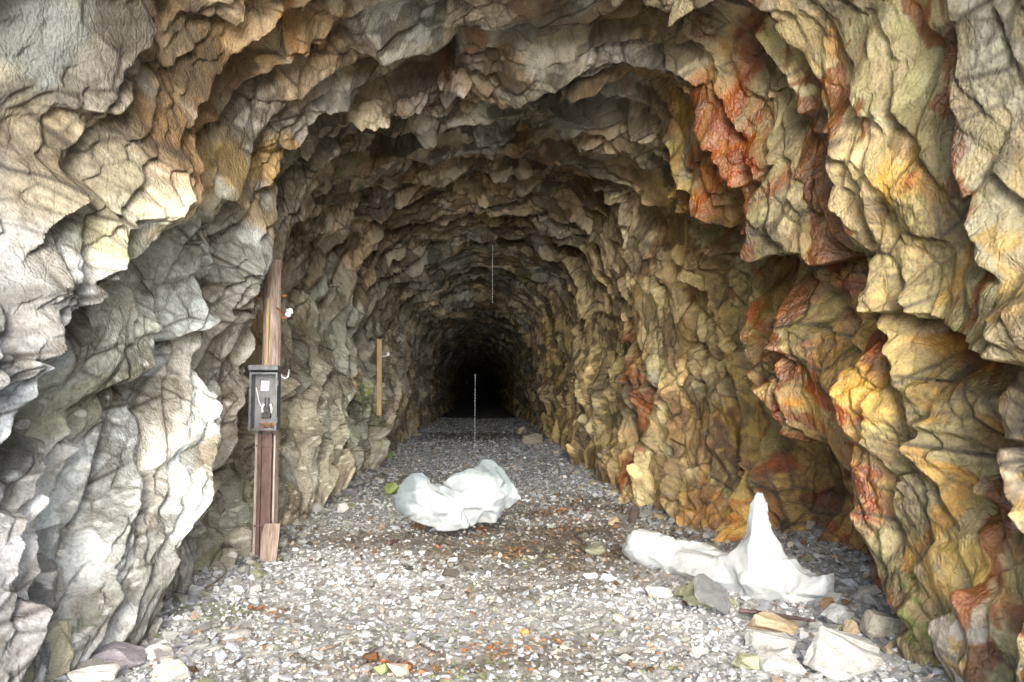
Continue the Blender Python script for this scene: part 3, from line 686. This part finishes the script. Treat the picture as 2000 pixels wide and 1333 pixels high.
# fuse box
x0, x1 = P3(490, 780, -.15).x, P3(543, 780, -.15).x; z0, z1 = P3(0, 842, -.15).z, P3(0, 727, -.15).z
yb, yf = YP-.055, YP-.19; xc, zc = (x0+x1)/2, (z0+z1)/2; bw, bh = x1-x0, z1-z0
loc = Vector((xc, yb, z0))
box = empty('fuse_box', loc, 'grey sheet metal fuse box without its door fixed to the wooden pole', 'fuse box')
tt = .014
bm = bmesh.new()
bm_box(bm, (xc, yb-.006, zc), (bw, .012, bh)); part('back_panel', bm, TININ, box, loc)
bm = bmesh.new()
for s in (-1, 1): bm_box(bm, (xc+s*(bw/2-tt/2), (yb+yf)/2-.006, zc), (tt, yb-yf-.014, bh), None, .002)
bm_box(bm, (xc, (yb+yf)/2-.006, z0+tt/2), (bw-2*tt-.002, yb-yf-.014, tt), None, .002)
bm_box(bm, (xc, (yb+yf)/2-.006, z1-tt/2), (bw-2*tt-.002, yb-yf-.014, tt), None, .002)
part('casing', bm, TIN, box, loc)
bm = bmesh.new(); e = .02
for s in (-1, 1): bm_box(bm, (xc+s*(bw/2-e/2+.004), yf-.006, zc), (e, .01, bh+.004), None, .002)
bm_box(bm, (xc, yf-.006, z0+e/2), (bw-2*e+.004, .01, e), None, .002); bm_box(bm, (xc, yf-.006, z1-e/2), (bw-2*e+.004, .01, e), None, .002)
part('door_frame', bm, TIN, box, loc)
bm = bmesh.new(); bm_box(bm, (xc+.002, (yb+yf)/2-.012, z1+.030), (bw+.022, yb-yf+.05, .050), Euler((math.radians(-9), 0, 0)), .005); part('lid', bm, TIN, box, loc)
for zz in (z0+.1, z1-.1):
    bm = bmesh.new(); bm_tube(bm, [(x1+.008, yf-.004, zz-.025), (x1+.008, yf-.004, zz+.025)], .006, 8); part('hinge', bm, TIN, box, loc)
bm = bmesh.new(); pz = P3(0, 754).z; pxx = P3(519, 754, -.05).x; bm_box(bm, (pxx, yb-.0155, pz), (.075, .002, .095), Euler((0, .06, 0))); lab = part('paper_label', bm, PAPER, box, loc)
bm = bmesh.new()
random.seed(4)
for i, ww in enumerate((.045, .03, .05, .02)): bm_box(bm, (pxx-.01+random.uniform(-.006, .01), yb-.018, pz+.022-.013*i), (ww, .001, .004), Euler((0, .06, 0)))
bm_box(bm, (pxx+.004, yb-.018, pz-.035), (.022, .001, .022), Euler((0, .06, 0)))
part('print', bm, INK, lab)
lab_p = bpy.data.objects[-1] if False else None
bm = bmesh.new(); fz = P3(0, 812).z
bm_box(bm, (xc+.005, yb-.04, fz), (.085, .05, .045), None, .006); bm_box(bm, (xc+.005, yb-.03, fz+.05), (.05, .03, .05), None, .005)
for s in (-1, 1): bm_tube(bm, [(xc+.005+s*.014, yb-.03, fz+.06), (xc+.005+s*.016, yb-.03, fz+.17)], .008, 8)
part('fuse_holder', bm, BLACKP, box, loc)
for s in (-1, 1):
    bm = bmesh.new(); bm_tube(bm, [(xc+.005+s*.045, yb-.02, fz+.02), (xc+.005+s*.045, yb-.03, fz+.07), (xc+.01+s*.03, yb-.04, fz+.11)], .010, 8); part('insulator', bm, PORC, box, loc, True)
bm = bmesh.new()
q = [P3(500, 757, -.12), P3(503, 770, -.12), P3(506, 785, -.11), P3(513, 800, -.10), P3(519, 812, -.09)]
bm_tube(bm, q, .004, 6); part('cable', bm, PORC, box, loc, True)
bm = bmesh.new()
for i in range(26):
    bm_box(bm, (random.uniform(xc-.05, xc+.105), random.uniform(yb-.11, yb-.02), z0+.02+random.uniform(0, .045)), (random.uniform(.012, .035), random.uniform(.01, .03), .006), Euler((random.uniform(-.6, .6), random.uniform(-.6, .6), random.uniform(0, 3))))
part('leaf_debris', bm, DEBRIS, box, loc)
# board leaning at the foot
bb = P3(524, 1064, -.14); bb.z = float(ground_z(bb.x, bb.y))-.02
bm = bmesh.new(); bh_ = .37
vv = [bm.verts.new(Vector(p)) for p in [(-.08, 0, 0), (.075, 0, 0), (.088, 0, bh_-.002), (-.055, 0, bh_), (-.078, 0, bh_-.09)]]
f = bm.faces.new(vv); r = bmesh.ops.extrude_face_region(bm, geom=[f]); bmesh.ops.translate(bm, vec=(0, .022, 0), verts=[v for v in r['geom'] if isinstance(v, bmesh.types.BMVert)])
bo = part('wooden_board', bm, WOOD); bo.location = bb; bo.rotation_euler = (math.radians(-7), math.radians(1), 0)
tag(bo, 'short broken wooden board leaning upright at the foot of the pole', 'board')
# wire from the insulator to the rock
bm = bmesh.new(); a = P3(570, 610, 0); b_ = at(640, 668, 8.3)
bm_tube(bm, [a.lerp(b_, t/10)+Vector((0, 0, -.12*math.sin(PI*t/10))) for t in range(11)], .003, 6)
tag(part('wire', bm, COPPER, None, None, True), 'thin slack wire running from the white insulator towards the rock', 'wire')
# plank on the left wall further in
a, b_ = at(742, 663, 16.0), at(744, 812, 16.0)
bm = bmesh.new(); bm_box(bm, (a.x, 16.0, (a.z+b_.z)/2), (.105, .045, a.z-b_.z), Euler((0, -.008, 0)), .004)
cpl = Vector((a.x, 16.0, b_.z)); o = part('plank', bm, NEWWOOD, None, cpl); o.location = cpl
tag(o, 'narrow new wooden plank standing upright on the left wall deep in the tunnel', 'plank')
a = at(758, 692, 16.6); bm = bmesh.new(); bm_tube(bm, [a+Vector((0, 0, -.05)), a+Vector((0, 0, -.01)), a+Vector((0, 0, .03)), a+Vector((.01, 0, .05))], [.02, .045, .04, .015], 10)
bm_tube(bm, [a+Vector((-.2, .02, -.06)), a+Vector((0, 0, -.04))], .012, 6)
o = part('insulator', bm, PORC, None, a, True); o.location = a; tag(o, 'small white porcelain insulator on the left wall just behind the upright plank', 'insulator')
# ------------------------------------------------------------------ ice
def in_poly(px, py, poly):
    ins = np.zeros(px.shape, bool); n = len(poly)
    for i in range(n):
        x0, y0 = poly[i]; x1, y1 = poly[(i+1) % n]
        c = ((y0 > py) != (y1 > py)) & (px < (x1-x0)*(py-y0)/(y1-y0+1e-12)+x0); ins ^= c
    return ins
def inflate(bm, outline, T, wd, frame, nobottom=None, skew=0.0, slim=0.0):
    """solid grown from an outline (u along, z up): thickness rises from the rim; frame maps (u, z, offset) to the scene"""
    P_ = np.array(outline); n = len(P_); st = .014
    us = np.arange(P_[:, 0].min()-st, P_[:, 0].max()+st, st); zs = np.arange(P_[:, 1].min()-st, P_[:, 1].max()+st, st)
    U, Z_ = np.meshgrid(us, zs); ins = in_poly(U, Z_, P_)
    D = np.full(U.shape, 9.)
    for i in range(n):
        if nobottom and i in nobottom: continue
        d, _ = plane_dist(U, Z_, (P_[i], P_[(i+1) % n])); D = np.minimum(D, d)
    t = T*np.clip(.22+.9*D/wd, 0, 1)*(1-slim*sstep(.22, .6, Z_))
    t = t*(1+.22*fbm(U*3.1+5, Z_*3.1, 601, 3))
    mid = skew*fbm(U*1.7, Z_*1.7, 611, 2)
    idx = {}
    for s in (-1, 1):
        for j, i in zip(*np.nonzero(ins)):
            idx[(s, j, i)] = bm.verts.new(frame(U[j, i], Z_[j, i], s*max(t[j, i], .004)+mid[j, i]))
    def q(s, j, i):
        k = [(s, j, i), (s, j, i+1), (s, j+1, i+1), (s, j+1, i)]
        return k if all(x in idx for x in k) else None
    H, W_ = U.shape; cells = set()
    for j in range(H-1):
        for i in range(W_-1):
            k = q(1, j, i)
            if k:
                cells.add((j, i)); bm.faces.new([idx[x] for x in k]); bm.faces.new([idx[x] for x in q(-1, j, i)][::-1])
    for (j, i) in cells:
        for dj, di, c0, c1 in ((-1, 0, (j, i), (j, i+1)), (1, 0, (j+1, i+1), (j+1, i)), (0, -1, (j+1, i), (j, i)), (0, 1, (j, i+1), (j+1, i+1))):
            if (j+dj, i+di) not in cells:
                try: bm.faces.new([idx[(1, *c1)], idx[(1, *c0)], idx[(-1, *c0)], idx[(-1, *c1)]])
                except ValueError: pass
def remeshed(bm, name, voxel, smooth_it, amp, tintf):
    bmesh.ops.delete(bm, geom=[v for v in bm.verts if not v.link_faces], context='VERTS')
    bmesh.ops.recalc_face_normals(bm, faces=bm.faces)
    me = bpy.data.meshes.new('src'); bm.to_mesh(me); bm.free()
    o = bpy.data.objects.new('src', me); sc.collection.objects.link(o)
    md = o.modifiers.new('r', 'REMESH'); md.mode = 'VOXEL'; md.voxel_size = voxel
    sm = o.modifiers.new('s', 'SMOOTH'); sm.iterations = smooth_it; sm.factor = .5
    dg = bpy.context.evaluated_depsgraph_get(); dg.update()
    me2 = bpy.data.meshes.new_from_object(o.evaluated_get(dg)); bpy.data.objects.remove(o); me2.name = name
    n = len(me2.vertices); V = np.empty(n*3, np.float32); me2.vertices.foreach_get('co', V); V = V.reshape(-1, 3)
    N_ = np.empty(n*3, np.float32); me2.vertices.foreach_get('normal', N_); N_ = N_.reshape(-1, 3)
    a_, b2 = V[:, 0]+.6*V[:, 1], V[:, 2]+.3*V[:, 1]
    p1, p2, x1, y1, x2, y2, e = worley2(a_/.24+.15*noise(a_*4, b2*4, 5), b2/.17+.15*noise(a_*4+4, b2*4, 6), 700)
    def pl_(q, x, y): return (rnd(q, 1)-.5)*.5+(rnd(q, 2)-.5)*1.5*x+(rnd(q, 3)-.5)*1.5*y
    t = .5+.5*sstep(0, .12, e)
    V += N_*(amp*(pl_(p1, x1, y1)*t+pl_(p2, x2, y2)*(1-t)+.25*fbm(a_*5, b2*5, 620, 3)))[:, None]
    me2.vertices.foreach_set('co', V.ravel()); me2.update()
    c = tintf(V, a_, b2); at_ = me2.attributes.new('tint', 'FLOAT_COLOR', 'POINT')
    at_.data.foreach_set('color', np.concatenate([c, np.ones((n, 1))], 1).astype(np.float32).ravel())
    for p in me2.polygons: p.use_smooth = True
    me2.set_sharp_from_angle(angle=math.radians(24))
    return me2
ICE, n_, l_, b0 = mat('cloudy_ice')
a = n_.new('ShaderNodeAttribute'); a.attribute_name = 'tint'
tc = n_.new('ShaderNodeNewGeometry'); t1 = tex(n_, l_, 'ShaderNodeTexNoise', 14, tc.outputs['Position'], Detail=6, Roughness=.6)
l_.new(mulc(n_, l_, a.outputs['Color'], ramp(n_, l_, t1.outputs[0], [(.3, (.86, .89, .91)), (.55, (1, 1, 1))]).outputs[0]), b0.inputs['Base Color'])
b0.inputs['Roughness'].default_value = .13; b0.inputs['IOR'].default_value = 1.31
b0.inputs['Subsurface Weight'].default_value = .55; b0.inputs['Subsurface Radius'].default_value = (.7, .85, 1); b0.inputs['Subsurface Scale'].default_value = .06
b0.inputs['Transmission Weight'].default_value = .42
bp = n_.new('ShaderNodeBump'); bp.inputs['Strength'].default_value = .5; bp.inputs['Distance'].default_value = .03
l_.new(t1.outputs[0], bp.inputs['Height']); l_.new(bp.outputs[0], b0.inputs['Normal'])
def lobe(poly, Y0, T, wd, bm, skew=.05):
    o = [at(px, py, Y0) for px, py in poly]
    inflate(bm, [(p.x, p.z) for p in o], T, wd, lambda u, z, k: (u, Y0+k+.04*math.sin(z*7), z), None, skew)
bm = bmesh.new()
lobe([(777,996),(772,968),(788,933),(806,919),(828,920),(846,938),(868,944),(890,955),(912,975),(910,1002),(916,1030),(880,1036),(838,1030),(800,1016)], 8.0, .26, .30, bm)
lobe([(862,945),(880,925),(908,915),(930,905),(933,896),(950,895),(968,902),(988,916),(1000,936),(1010,955),(1018,972),(995,990),(980,1008),(966,1022),(930,1024),(900,1022),(870,1000)], 8.15, .28, .28, bm)
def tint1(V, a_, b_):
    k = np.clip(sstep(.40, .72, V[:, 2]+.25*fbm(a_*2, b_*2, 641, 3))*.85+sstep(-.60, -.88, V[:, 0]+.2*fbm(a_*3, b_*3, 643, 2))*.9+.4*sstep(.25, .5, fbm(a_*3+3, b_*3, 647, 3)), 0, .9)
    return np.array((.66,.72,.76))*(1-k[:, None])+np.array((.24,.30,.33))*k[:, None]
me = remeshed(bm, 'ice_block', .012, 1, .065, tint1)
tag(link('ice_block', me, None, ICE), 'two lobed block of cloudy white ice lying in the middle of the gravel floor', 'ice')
# ice mound at the right wall, running along the wall foot towards the camera
pl = [(1208,1078),(1216,1058),(1228,1040),(1242,1031),(1262,1035),(1288,1046),(1302,1054),(1314,1074),(1345,1082),(1390,1090),(1422,1083),(1438,1068),(1447,1042),(1455,1010),(1465,985),(1473,960),(1478,960),(1488,988),(1498,1030),(1506,1062),(1514,1082),(1522,1093),(1533,1091),(1546,1106),(1562,1122),(1574,1127),(1579,1117),(1584,1128),(1598,1120),(1607,1124),(1605,1142),(1598,1175),(1588,1200),(1560,1206),(1500,1200),(1440,1192),(1380,1165),(1330,1144),(1280,1125),(1232,1100)]
def yat(px): return 6.9-(px-1210)/390*1.75
P0 = at(1210, 1085, yat(1210)); P1 = at(1600, 1205, yat(1600)); dirv = Vector((P1.x-P0.x, P1.y-P0.y, 0)).normalized(); nrm = Vector((-dirv.y, dirv.x, 0))
if nrm.x < 0: nrm = -nrm
ol = []
for px, py in pl:
    # foot of the ray in the upright plane through P0-P1
    d = rays([(px, py)])[0]; d = Vector(d); t = (Vector((P0.x, P0.y, 0))-Vector((CAM.x, CAM.y, 0))).dot(nrm)/d.dot(nrm)
    q = CAM+d*t; ol.append(((q-P0).dot(dirv), q.z))
bm = bmesh.new()
inflate(bm, ol, .22, .26, lambda u, z, k: tuple(Vector((P0.x, P0.y, z))+dirv*u+nrm*(k*(1.25 if k > 0 else .9)+.05+.10*max(0, .25-z))), None, .06, .30)
# thin clear sheet behind
ol2 = [(1300,1062),(1330,1056),(1370,1062),(1420,1076),(1440,1085),(1430,1100),(1310,1092)]
oo = []
for px, py in ol2:
    d = Vector(rays([(px, py)])[0]); t = (Vector((P0.x, P0.y, 0))+nrm*.25-Vector((CAM.x, CAM.y, 0))).dot(nrm)/d.dot(nrm); q = CAM+d*t; oo.append(((q-P0).dot(dirv), q.z))
inflate(bm, oo, .10, .08, lambda u, z, k: tuple(Vector((P0.x, P0.y, z))+dirv*u+nrm*(.25+k)), None, .02)
# small fin
def tint2(V, a_, b_):
    k = np.clip(sstep(.50, .80, V[:, 2]+.10*fbm(a_*9, b_*3, 651, 3))*.45*sstep(-.1, .3, noise(a_*25, b_*5, 655))+.35*sstep(.34, .2, np.abs(V[:, 2]-.42))*sstep(1.6, 1.25, V[:, 0]), 0, .8)
    return np.array((.76,.82,.86))*(1-k[:, None])+np.array((.40,.48,.52))*k[:, None]
me = remeshed(bm, 'ice_mound', .011, 1, .045, tint2)
tag(link('ice_mound', me, None, ICE), 'long white ice mound with a tall tapering spike at the foot of the right wall', 'ice')
# ------------------------------------------------------------------ single rocks
RM = {}
def rock_mat(c, wetv=0.0):
    k = (c, wetv)
    if k not in RM: RM[k] = rock_material('loose_rock', attr=False, base=c, wetv=wetv, sc_=1.5, bump=.55)
    return RM[k]
def rock_geo(seed, dims, box=.0, npt=16, detail=2):
    r = np.random.default_rng(seed)
    p = r.normal(size=(npt, 3)); p /= np.linalg.norm(p, axis=1)[:, None]
    p = np.sign(p)*np.abs(p)**(1-box*.6)
    p *= np.array(dims)/2/np.abs(p).max(0)
    V, F = hull_mesh(p)
    bm = bmesh.new(); vs = [bm.verts.new(v) for v in V]
    for f in F: bm.faces.new([vs[i] for i in f])
    bmesh.ops.dissolve_limit(bm, angle_limit=.12, verts=bm.verts, edges=bm.edges)
    bmesh.ops.bevel(bm, geom=list(bm.edges), offset=min(dims)*.025, segments=1, affect='EDGES')
    bmesh.ops.triangulate(bm, faces=bm.faces)
    bmesh.ops.subdivide_edges(bm, edges=bm.edges, cuts=detail, use_grid_fill=True)
    co = np.array([v.co[:] for v in bm.verts]); bm.normal_update(); nn = np.array([v.normal[:] for v in bm.verts])
    s = max(dims); k = .035*s*fbm(co[:, 0]/s*6+seed, (co[:, 1]+co[:, 2])/s*6, seed, 3)
    co += nn*k[:, None]
    for v, c in zip(bm.verts, co): v.co = c
    return bm
def rock(name, px, py, w, h, c, label, cat='rock', flat=1.0, rot=(0, 0, 0), seed=None, box=.3, wetv=0., sink=.2, dz=0):
    """px, py = where its foot stands, w, h its breadth and height in the picture"""
    p = on_floor(px, py)
    for _ in range(4): p = on_floor(px, py, float(ground_z(p.x, p.y))+dz)
    k = p.y/FPX; dims = (w*k, w*k*.75*flat, max(h*k, .02))
    seed = seed or int(px*7+py)
    bm = rock_geo(seed, dims, box); o = part(name, bm, rock_mat(c, wetv))
    o.location = (p.x, p.y+dims[1]*.3, p.z+dims[2]*(.5-sink)); o.rotation_euler = [math.radians(a) for a in rot]
    return tag(o, label, cat)
G1=(.30,.31,.32); G2=(.45,.46,.46); WH=(.38,.40,.41); GRN=(.26,.28,.19); TN=(.42,.35,.25); PUR=(.27,.26,.31)
rock('stone_slab', 218, 1305, 105, 44, PUR, 'flat purplish grey slab lying at the near foot of the left wall', rot=(4, 3, 8), box=.5)
rock('boulder', 85, 1325, 80, 120, (.33,.33,.25), 'pale pointed boulder tucked against the left wall in the near corner', rot=(0, 8, 30), box=.4)
rock('boulder', 1662, 1318, 165, 78, WH, 'large white angular block on the floor in front of the ice mound', rot=(12, 8, 20), box=.7, seed=12)
rock('stone', 1638, 1218, 62, 42, (.33,.36,.39), 'rounded blue grey stone behind the large white block', rot=(0, 0, 10), box=.1)
rock('slate_slab', 1400, 1176, 100, 17, (.12,.13,.14), 'dark grey slate slab leaning on the front of the ice mound', rot=(38, 38, -8), flat=.9, box=.75, dz=.13, seed=5)
rock('stone_slab', 1395, 1190, 108, 40, GRN, 'greenish flat slab lying under the dark slate', rot=(5, 14, -18), flat=.7, box=.6)
rock('stone', 1340, 1172, 48, 26, GRN, 'small olive stone at the left end of the greenish slab', rot=(0, 10, 0))
rock('stone_slab', 1522, 1238, 118, 34, TN, 'tan slab lying just below the dark branch', rot=(8, 8, -10), flat=.7, box=.6)
rock('stone_slab', 1512, 1275, 96, 40, WH, 'white flat slab in front of the tan slab', rot=(10, 6, -20), flat=.9, box=.6)
rock('stone_slab', 1540, 1316, 110, 36, WH, 'white slab left of the large white block', rot=(14, 10, 14), flat=.9, box=.6)
rock('stone', 1462, 1310, 55, 36, GRN, 'green grey stone between white chips on the near right floor', box=.3)
rock('stone', 1290, 1168, 56, 26, WH, 'pale flat stone left of the greenish slab', box=.4, rot=(6, 6, 0))
rock('stone', 1250, 1098, 26, 20, G2, 'grey pebble against the left end of the ice mound')
rock('stone_slab', 1166, 1083, 52, 20, (.17,.18,.14), 'dark olive flat stone on the floor left of the ice mound', flat=1.2, box=.4)
rock('stone', 1238, 1022, 22, 36, (.07,.055,.055), 'black pointed stone standing at the foot of the right wall', box=.1, rot=(0, 14, 0), sink=.05)
rock('boulder', 1040, 868, 42, 22, (.34,.32,.26), 'angular block lying by the right wall deep in the tunnel', box=.7, sink=.05)
rock('boulder', 1016, 850, 24, 18, (.36,.34,.24), 'smaller upright block behind the angular block deep in the tunnel', box=.6, sink=.05)
rock('stone', 1087, 888, 14, 12, (.36,.33,.26), 'small pale stone beside the right wall near the deep blocks')
rock('mossy_stone', 764, 968, 30, 26, (.19,.25,.08), 'bright green mossy stone left of the two lobed ice block', box=.5, sink=.05)
rock('mossy_stone', 757, 896, 24, 13, (.20,.31,.07), 'small mossy stone at the left wall foot further in', box=.3)
rock('boulder', 760, 880, 20, 20, (.30,.27,.21), 'rounded tan boulder at the left wall behind the small mossy stone', box=.1)
rock('stone_slab', 684, 952, 48, 18, G1, 'grey flat slab at the left wall behind the pole', flat=1.2, box=.5)
rock('stone_slab', 680, 968, 36, 16, PUR, 'purplish slab just in front of the grey flat slab', flat=1.1, box=.5)
rock('stone', 612, 1000, 34, 24, G2, 'pale angular stone near the wall right of the pole', box=.5)
rock('stone', 668, 1002, 26, 22, (.55,.56,.57), 'pale pyramid shaped stone in front of the purplish slab', box=.0)
rock('stone', 545, 1068, 30, 18, WH, 'pale flat stone touching the board at the foot of the pole', box=.5)
rock('stone', 455, 1254, 58, 20, WH, 'elongated white stone on the gravel in the left foreground', box=.4, rot=(0, 0, 12))
rock('stone', 378, 1165, 34, 28, (.28,.30,.33), 'dark blue grey stone at the lower end of the pale stick', box=.3)
rock('stone', 210, 1262, 60, 46, WH, 'white upright stone behind the purplish grey slab', box=.5)
rock('stone', 265, 1245, 52, 40, (.60,.61,.60), 'white blocky stone right of the white upright stone', box=.5)
rock('stone_slab', 300, 1290, 62, 26, (.58,.59,.58), 'white slab right of the purplish grey slab', box=.5, rot=(5, 0, 10))
rock('stone_slab', 330, 1332, 90, 34, (.58,.58,.55), 'broad white slab at the bottom edge of the left foreground', box=.5)
rock('stone_slab', 170, 1345, 100, 40, (.60,.60,.58), 'white slab in the bottom left corner below the purplish slab', box=.5)
rock('stone', 1210, 1215, 26, 20, (.55,.42,.34), 'pinkish chip among white gravel left of the greenish stone')
rock('stone', 1365, 1290, 32, 30, (.60,.50,.40), 'pale orange stone on the near right gravel', box=.2)
rock('stone', 857, 1070, 17, 8, (.28,.11,.07), 'small brick red stone on dark gravel in front of the ice block')
rock('stone', 1026, 1242, 17, 15, (.50,.24,.06), 'rusty orange pebble in the middle foreground gravel', wetv=.5)
rock('boulder', 1905, 1340, 84, 175, (.40,.39,.36), 'tall grey slab leaning against the right wall at the bottom corner', box=.5, rot=(0, -8, 20), flat=.6, seed=77)
rock('boulder', 1740, 1245, 90, 60, (.30,.30,.26), 'grey boulder at the right wall foot behind the large white block', box=.5, rot=(0, 10, 0))
rock('boulder', 1622, 1196, 36, 34, (.20,.13,.08), 'rust stained stone at the right tip of the ice mound', box=.3, wetv=.5)
# ------------------------------------------------------------------ rubble along the walls (countable, look alike)
def rubble(n, fx, y0, y1, smin, smax, grp, label, seed, cols):
    r = np.random.default_rng(seed); geo = []
    for k in range(7):
        bm = rock_geo(seed*10+k, (1, r.uniform(.6, .9), r.uniform(.35, .6)), r.uniform(.1, .6), 14, 1)
        o = part('rubble_stone', bm, rock_mat(cols[k % len(cols)])); geo.append(o)
    for i in range(n):
        o = geo[i] if i < 7 else geo[i % 7].copy()
        if i >= 7: sc.collection.objects.link(o)
        y = math.exp(r.uniform(math.log(y0), math.log(y1))); x = fx(y, r)
        s = r.uniform(smin, smax)*(r.random()**.7*.6+.55); o.scale = (s, s, s)
        o.location = (x, y, float(ground_z(x, y))+s*.12); o.rotation_euler = (r.normal(0, .2), r.normal(0, .2), r.uniform(0, 6.28))
        tag(o, label, 'rubble stone', grp)
def leftx(y, r): return -wall_r(math.radians(213), y)*math.cos(math.radians(33))+abs(r.normal(.12, .28))
def rightx(y, r): return wall_r(math.radians(-33), y)*math.cos(math.radians(33))-abs(r.normal(.12, .28))
rubble(110, leftx, 3.6, 20, .07, .20, 'rubble stones along the left wall', 'pale grey rubble stone fallen along the foot of the left wall', 3, [G2, WH, G1, (.5,.5,.48), GRN, (.38,.39,.38), WH])
rubble(90, rightx, 4.0, 20, .07, .18, 'rubble stones along the right wall', 'grey or tan rubble stone fallen along the foot of the right wall', 4, [G2, TN, G1, WH, GRN, (.32,.27,.18), (.28,.28,.26)])
# ------------------------------------------------------------------ sticks and leaves
def stick(name, pts, rad, m, label, lift=.02, cat='stick'):
    q = []
    for px, py in pts:
        p = on_floor(px, py)
        for _ in range(3): p = on_floor(px, py, float(ground_z(p.x, p.y))+lift)
        q.append(p)
    qq = []
    for i in range(len(q)-1):
        for t in range(5):
            qq.append(q[i].lerp(q[i+1], t/5)+Vector((random.uniform(-1, 1), random.uniform(-1, 1), random.uniform(-.5, 1)))*rad*.35)
    qq.append(q[-1]); bm = bmesh.new()
    bm_tube(bm, qq, [rad*(1.15-.6*i/len(qq)+random.uniform(-.1, .1)) for i in range(len(qq))], 8)
    return tag(part(name, bm, m, None, None, True), label, cat)
stick('branch', [(1444,1194),(1475,1196),(1510,1202),(1550,1208),(1592,1213)], .017, BARK, 'dark wet branch lying along the front edge of the ice mound', .07, 'branch')
stick('stick', [(397,1152),(420,1138),(442,1118)], .007, BARK2, 'pale stick lying on the gravel beside the left wall', .03)
stick('twig', [(627,1270),(645,1264),(665,1256)], .007, BARK2, 'short pale twig on the gravel in the left foreground', .02, 'twig')
stick('twig', [(820,1258),(845,1272),(869,1282)], .006, BARK, 'thin dark twig in the middle foreground', .02, 'twig')
stick('wood_piece', [(757,1063),(779,1056)], .022, BARK, 'small charred wood piece left of and below the ice block', .02, 'wood')
stick('wood_piece', [(1124,1048),(1142,1062)], .020, BARK, 'small dark wood piece between the two ice masses', .02, 'wood')
LEAF = simple('dead_leaf', (.36,.15,.04), .45, 0, 30, .5, (1, 1, 1), .2, (.16,.06,.02))
bm = bmesh.new(); random.seed(9)
for px, py, rx, ry, cnt in [(822,1030,24,7,42),(940,1036,14,9,34),(1000,1085,18,6,14),(1080,1000,34,8,26),(760,1305,50,14,30),(960,1262,50,14,24),(1070,1250,40,12,18),(510,1196,22,5,12),(1010,1068,14,5,12),(1120,1020,30,6,14),(540,1205,14,4,6)]:
    for _ in range(cnt):
        a_ = random.gauss(0, .55)*rx; b_ = random.gauss(0, .55)*ry; p = on_floor(px+a_, py+b_); p.z = float(ground_z(p.x, p.y))+random.uniform(.012, .035)
        s = random.uniform(.010, .024); M = Euler((random.uniform(-.7, .7), random.uniform(-.7, .7), random.uniform(0, 6))).to_matrix()
        v = [bm.verts.new(p+M@Vector(c)*s) for c in [(-1, 0, 0), (-.3, .5, .25), (.6, .45, .1), (1.1, 0, .3), (.5, -.5, .15), (-.4, -.45, .2), (0, 0, -.05)]]
        for i in range(6): bm.faces.new((v[i], v[(i+1) % 6], v[6]))
o = part('leaf_litter', bm, LEAF); o.modifiers.new('thickness', 'SOLIDIFY').thickness = .001
tag(o, 'scattered brown and orange dead leaves on the gravel', 'leaves', None, 'stuff')
GRASS = simple('grass', (.22,.33,.08), .7, 0, 20, .4)
bm = bmesh.new()
for px, py, cnt, sp in [(482,1060,140,.07),(470,1066,60,.06),(780,962,10,.02)][:2]:
    c = on_floor(px, py, .12)
    for _ in range(cnt):
        p = c+Vector((random.gauss(0, sp), random.gauss(0, sp), 0)); p.z = float(ground_z(p.x, p.y)); h = random.uniform(.03, .075); a_ = random.uniform(0, 6.3); d = Vector((math.cos(a_), math.sin(a_), 0))
        t_ = Vector((-d.y, d.x, 0))*.004
        v = [bm.verts.new(p-t_), bm.verts.new(p+t_), bm.verts.new(p+d*h*.3+Vector((0, 0, h*.7))+t_*.6), bm.verts.new(p+d*h*.3+Vector((0, 0, h*.7))-t_*.6), bm.verts.new(p+d*h*.8+Vector((0, 0, h)))]
        bm.faces.new(v[:4]); bm.faces.new((v[3], v[2], v[4]))
tag(part('grass_tuft', bm, GRASS), 'small bright green grass tuft growing at the foot of the pole', 'grass')
# ------------------------------------------------------------------ falling water
WATER, n_, l_, b0 = mat('falling_water'); b0.inputs['Base Color'].default_value = (.85,.9,.97,1); b0.inputs['Roughness'].default_value = .08; b0.inputs['Transmission Weight'].default_value = .15
def drip(px, y0, y1, Y, rad, label):
    a_, b_ = at(px, y0, Y), at(px, y1, Y); L = a_.z-b_.z; cnt = int(L/.062); bm = bmesh.new()
    for i in range(cnt):
        z = a_.z-L*(i+.5)/cnt; h = L/cnt*random.uniform(.45, .52)
        r_ = rad*random.uniform(.8, 1.2)
        bm_tube(bm, [(a_.x, Y, z+h*k) for k in (-1, -.7, -.2, .4, 1)], [r_*.3, r_*.9, r_, r_*.6, r_*.1], 8)
    tag(part('water_drip', bm, WATER, None, None, True), label, 'water drip')
drip(962, 478, 592, 17.5, .008, 'thin bright line of water drops falling from the vault')
drip(928, 730, 876, 16.0, .0042, 'faint line of water drops falling in front of the dark tunnel end')
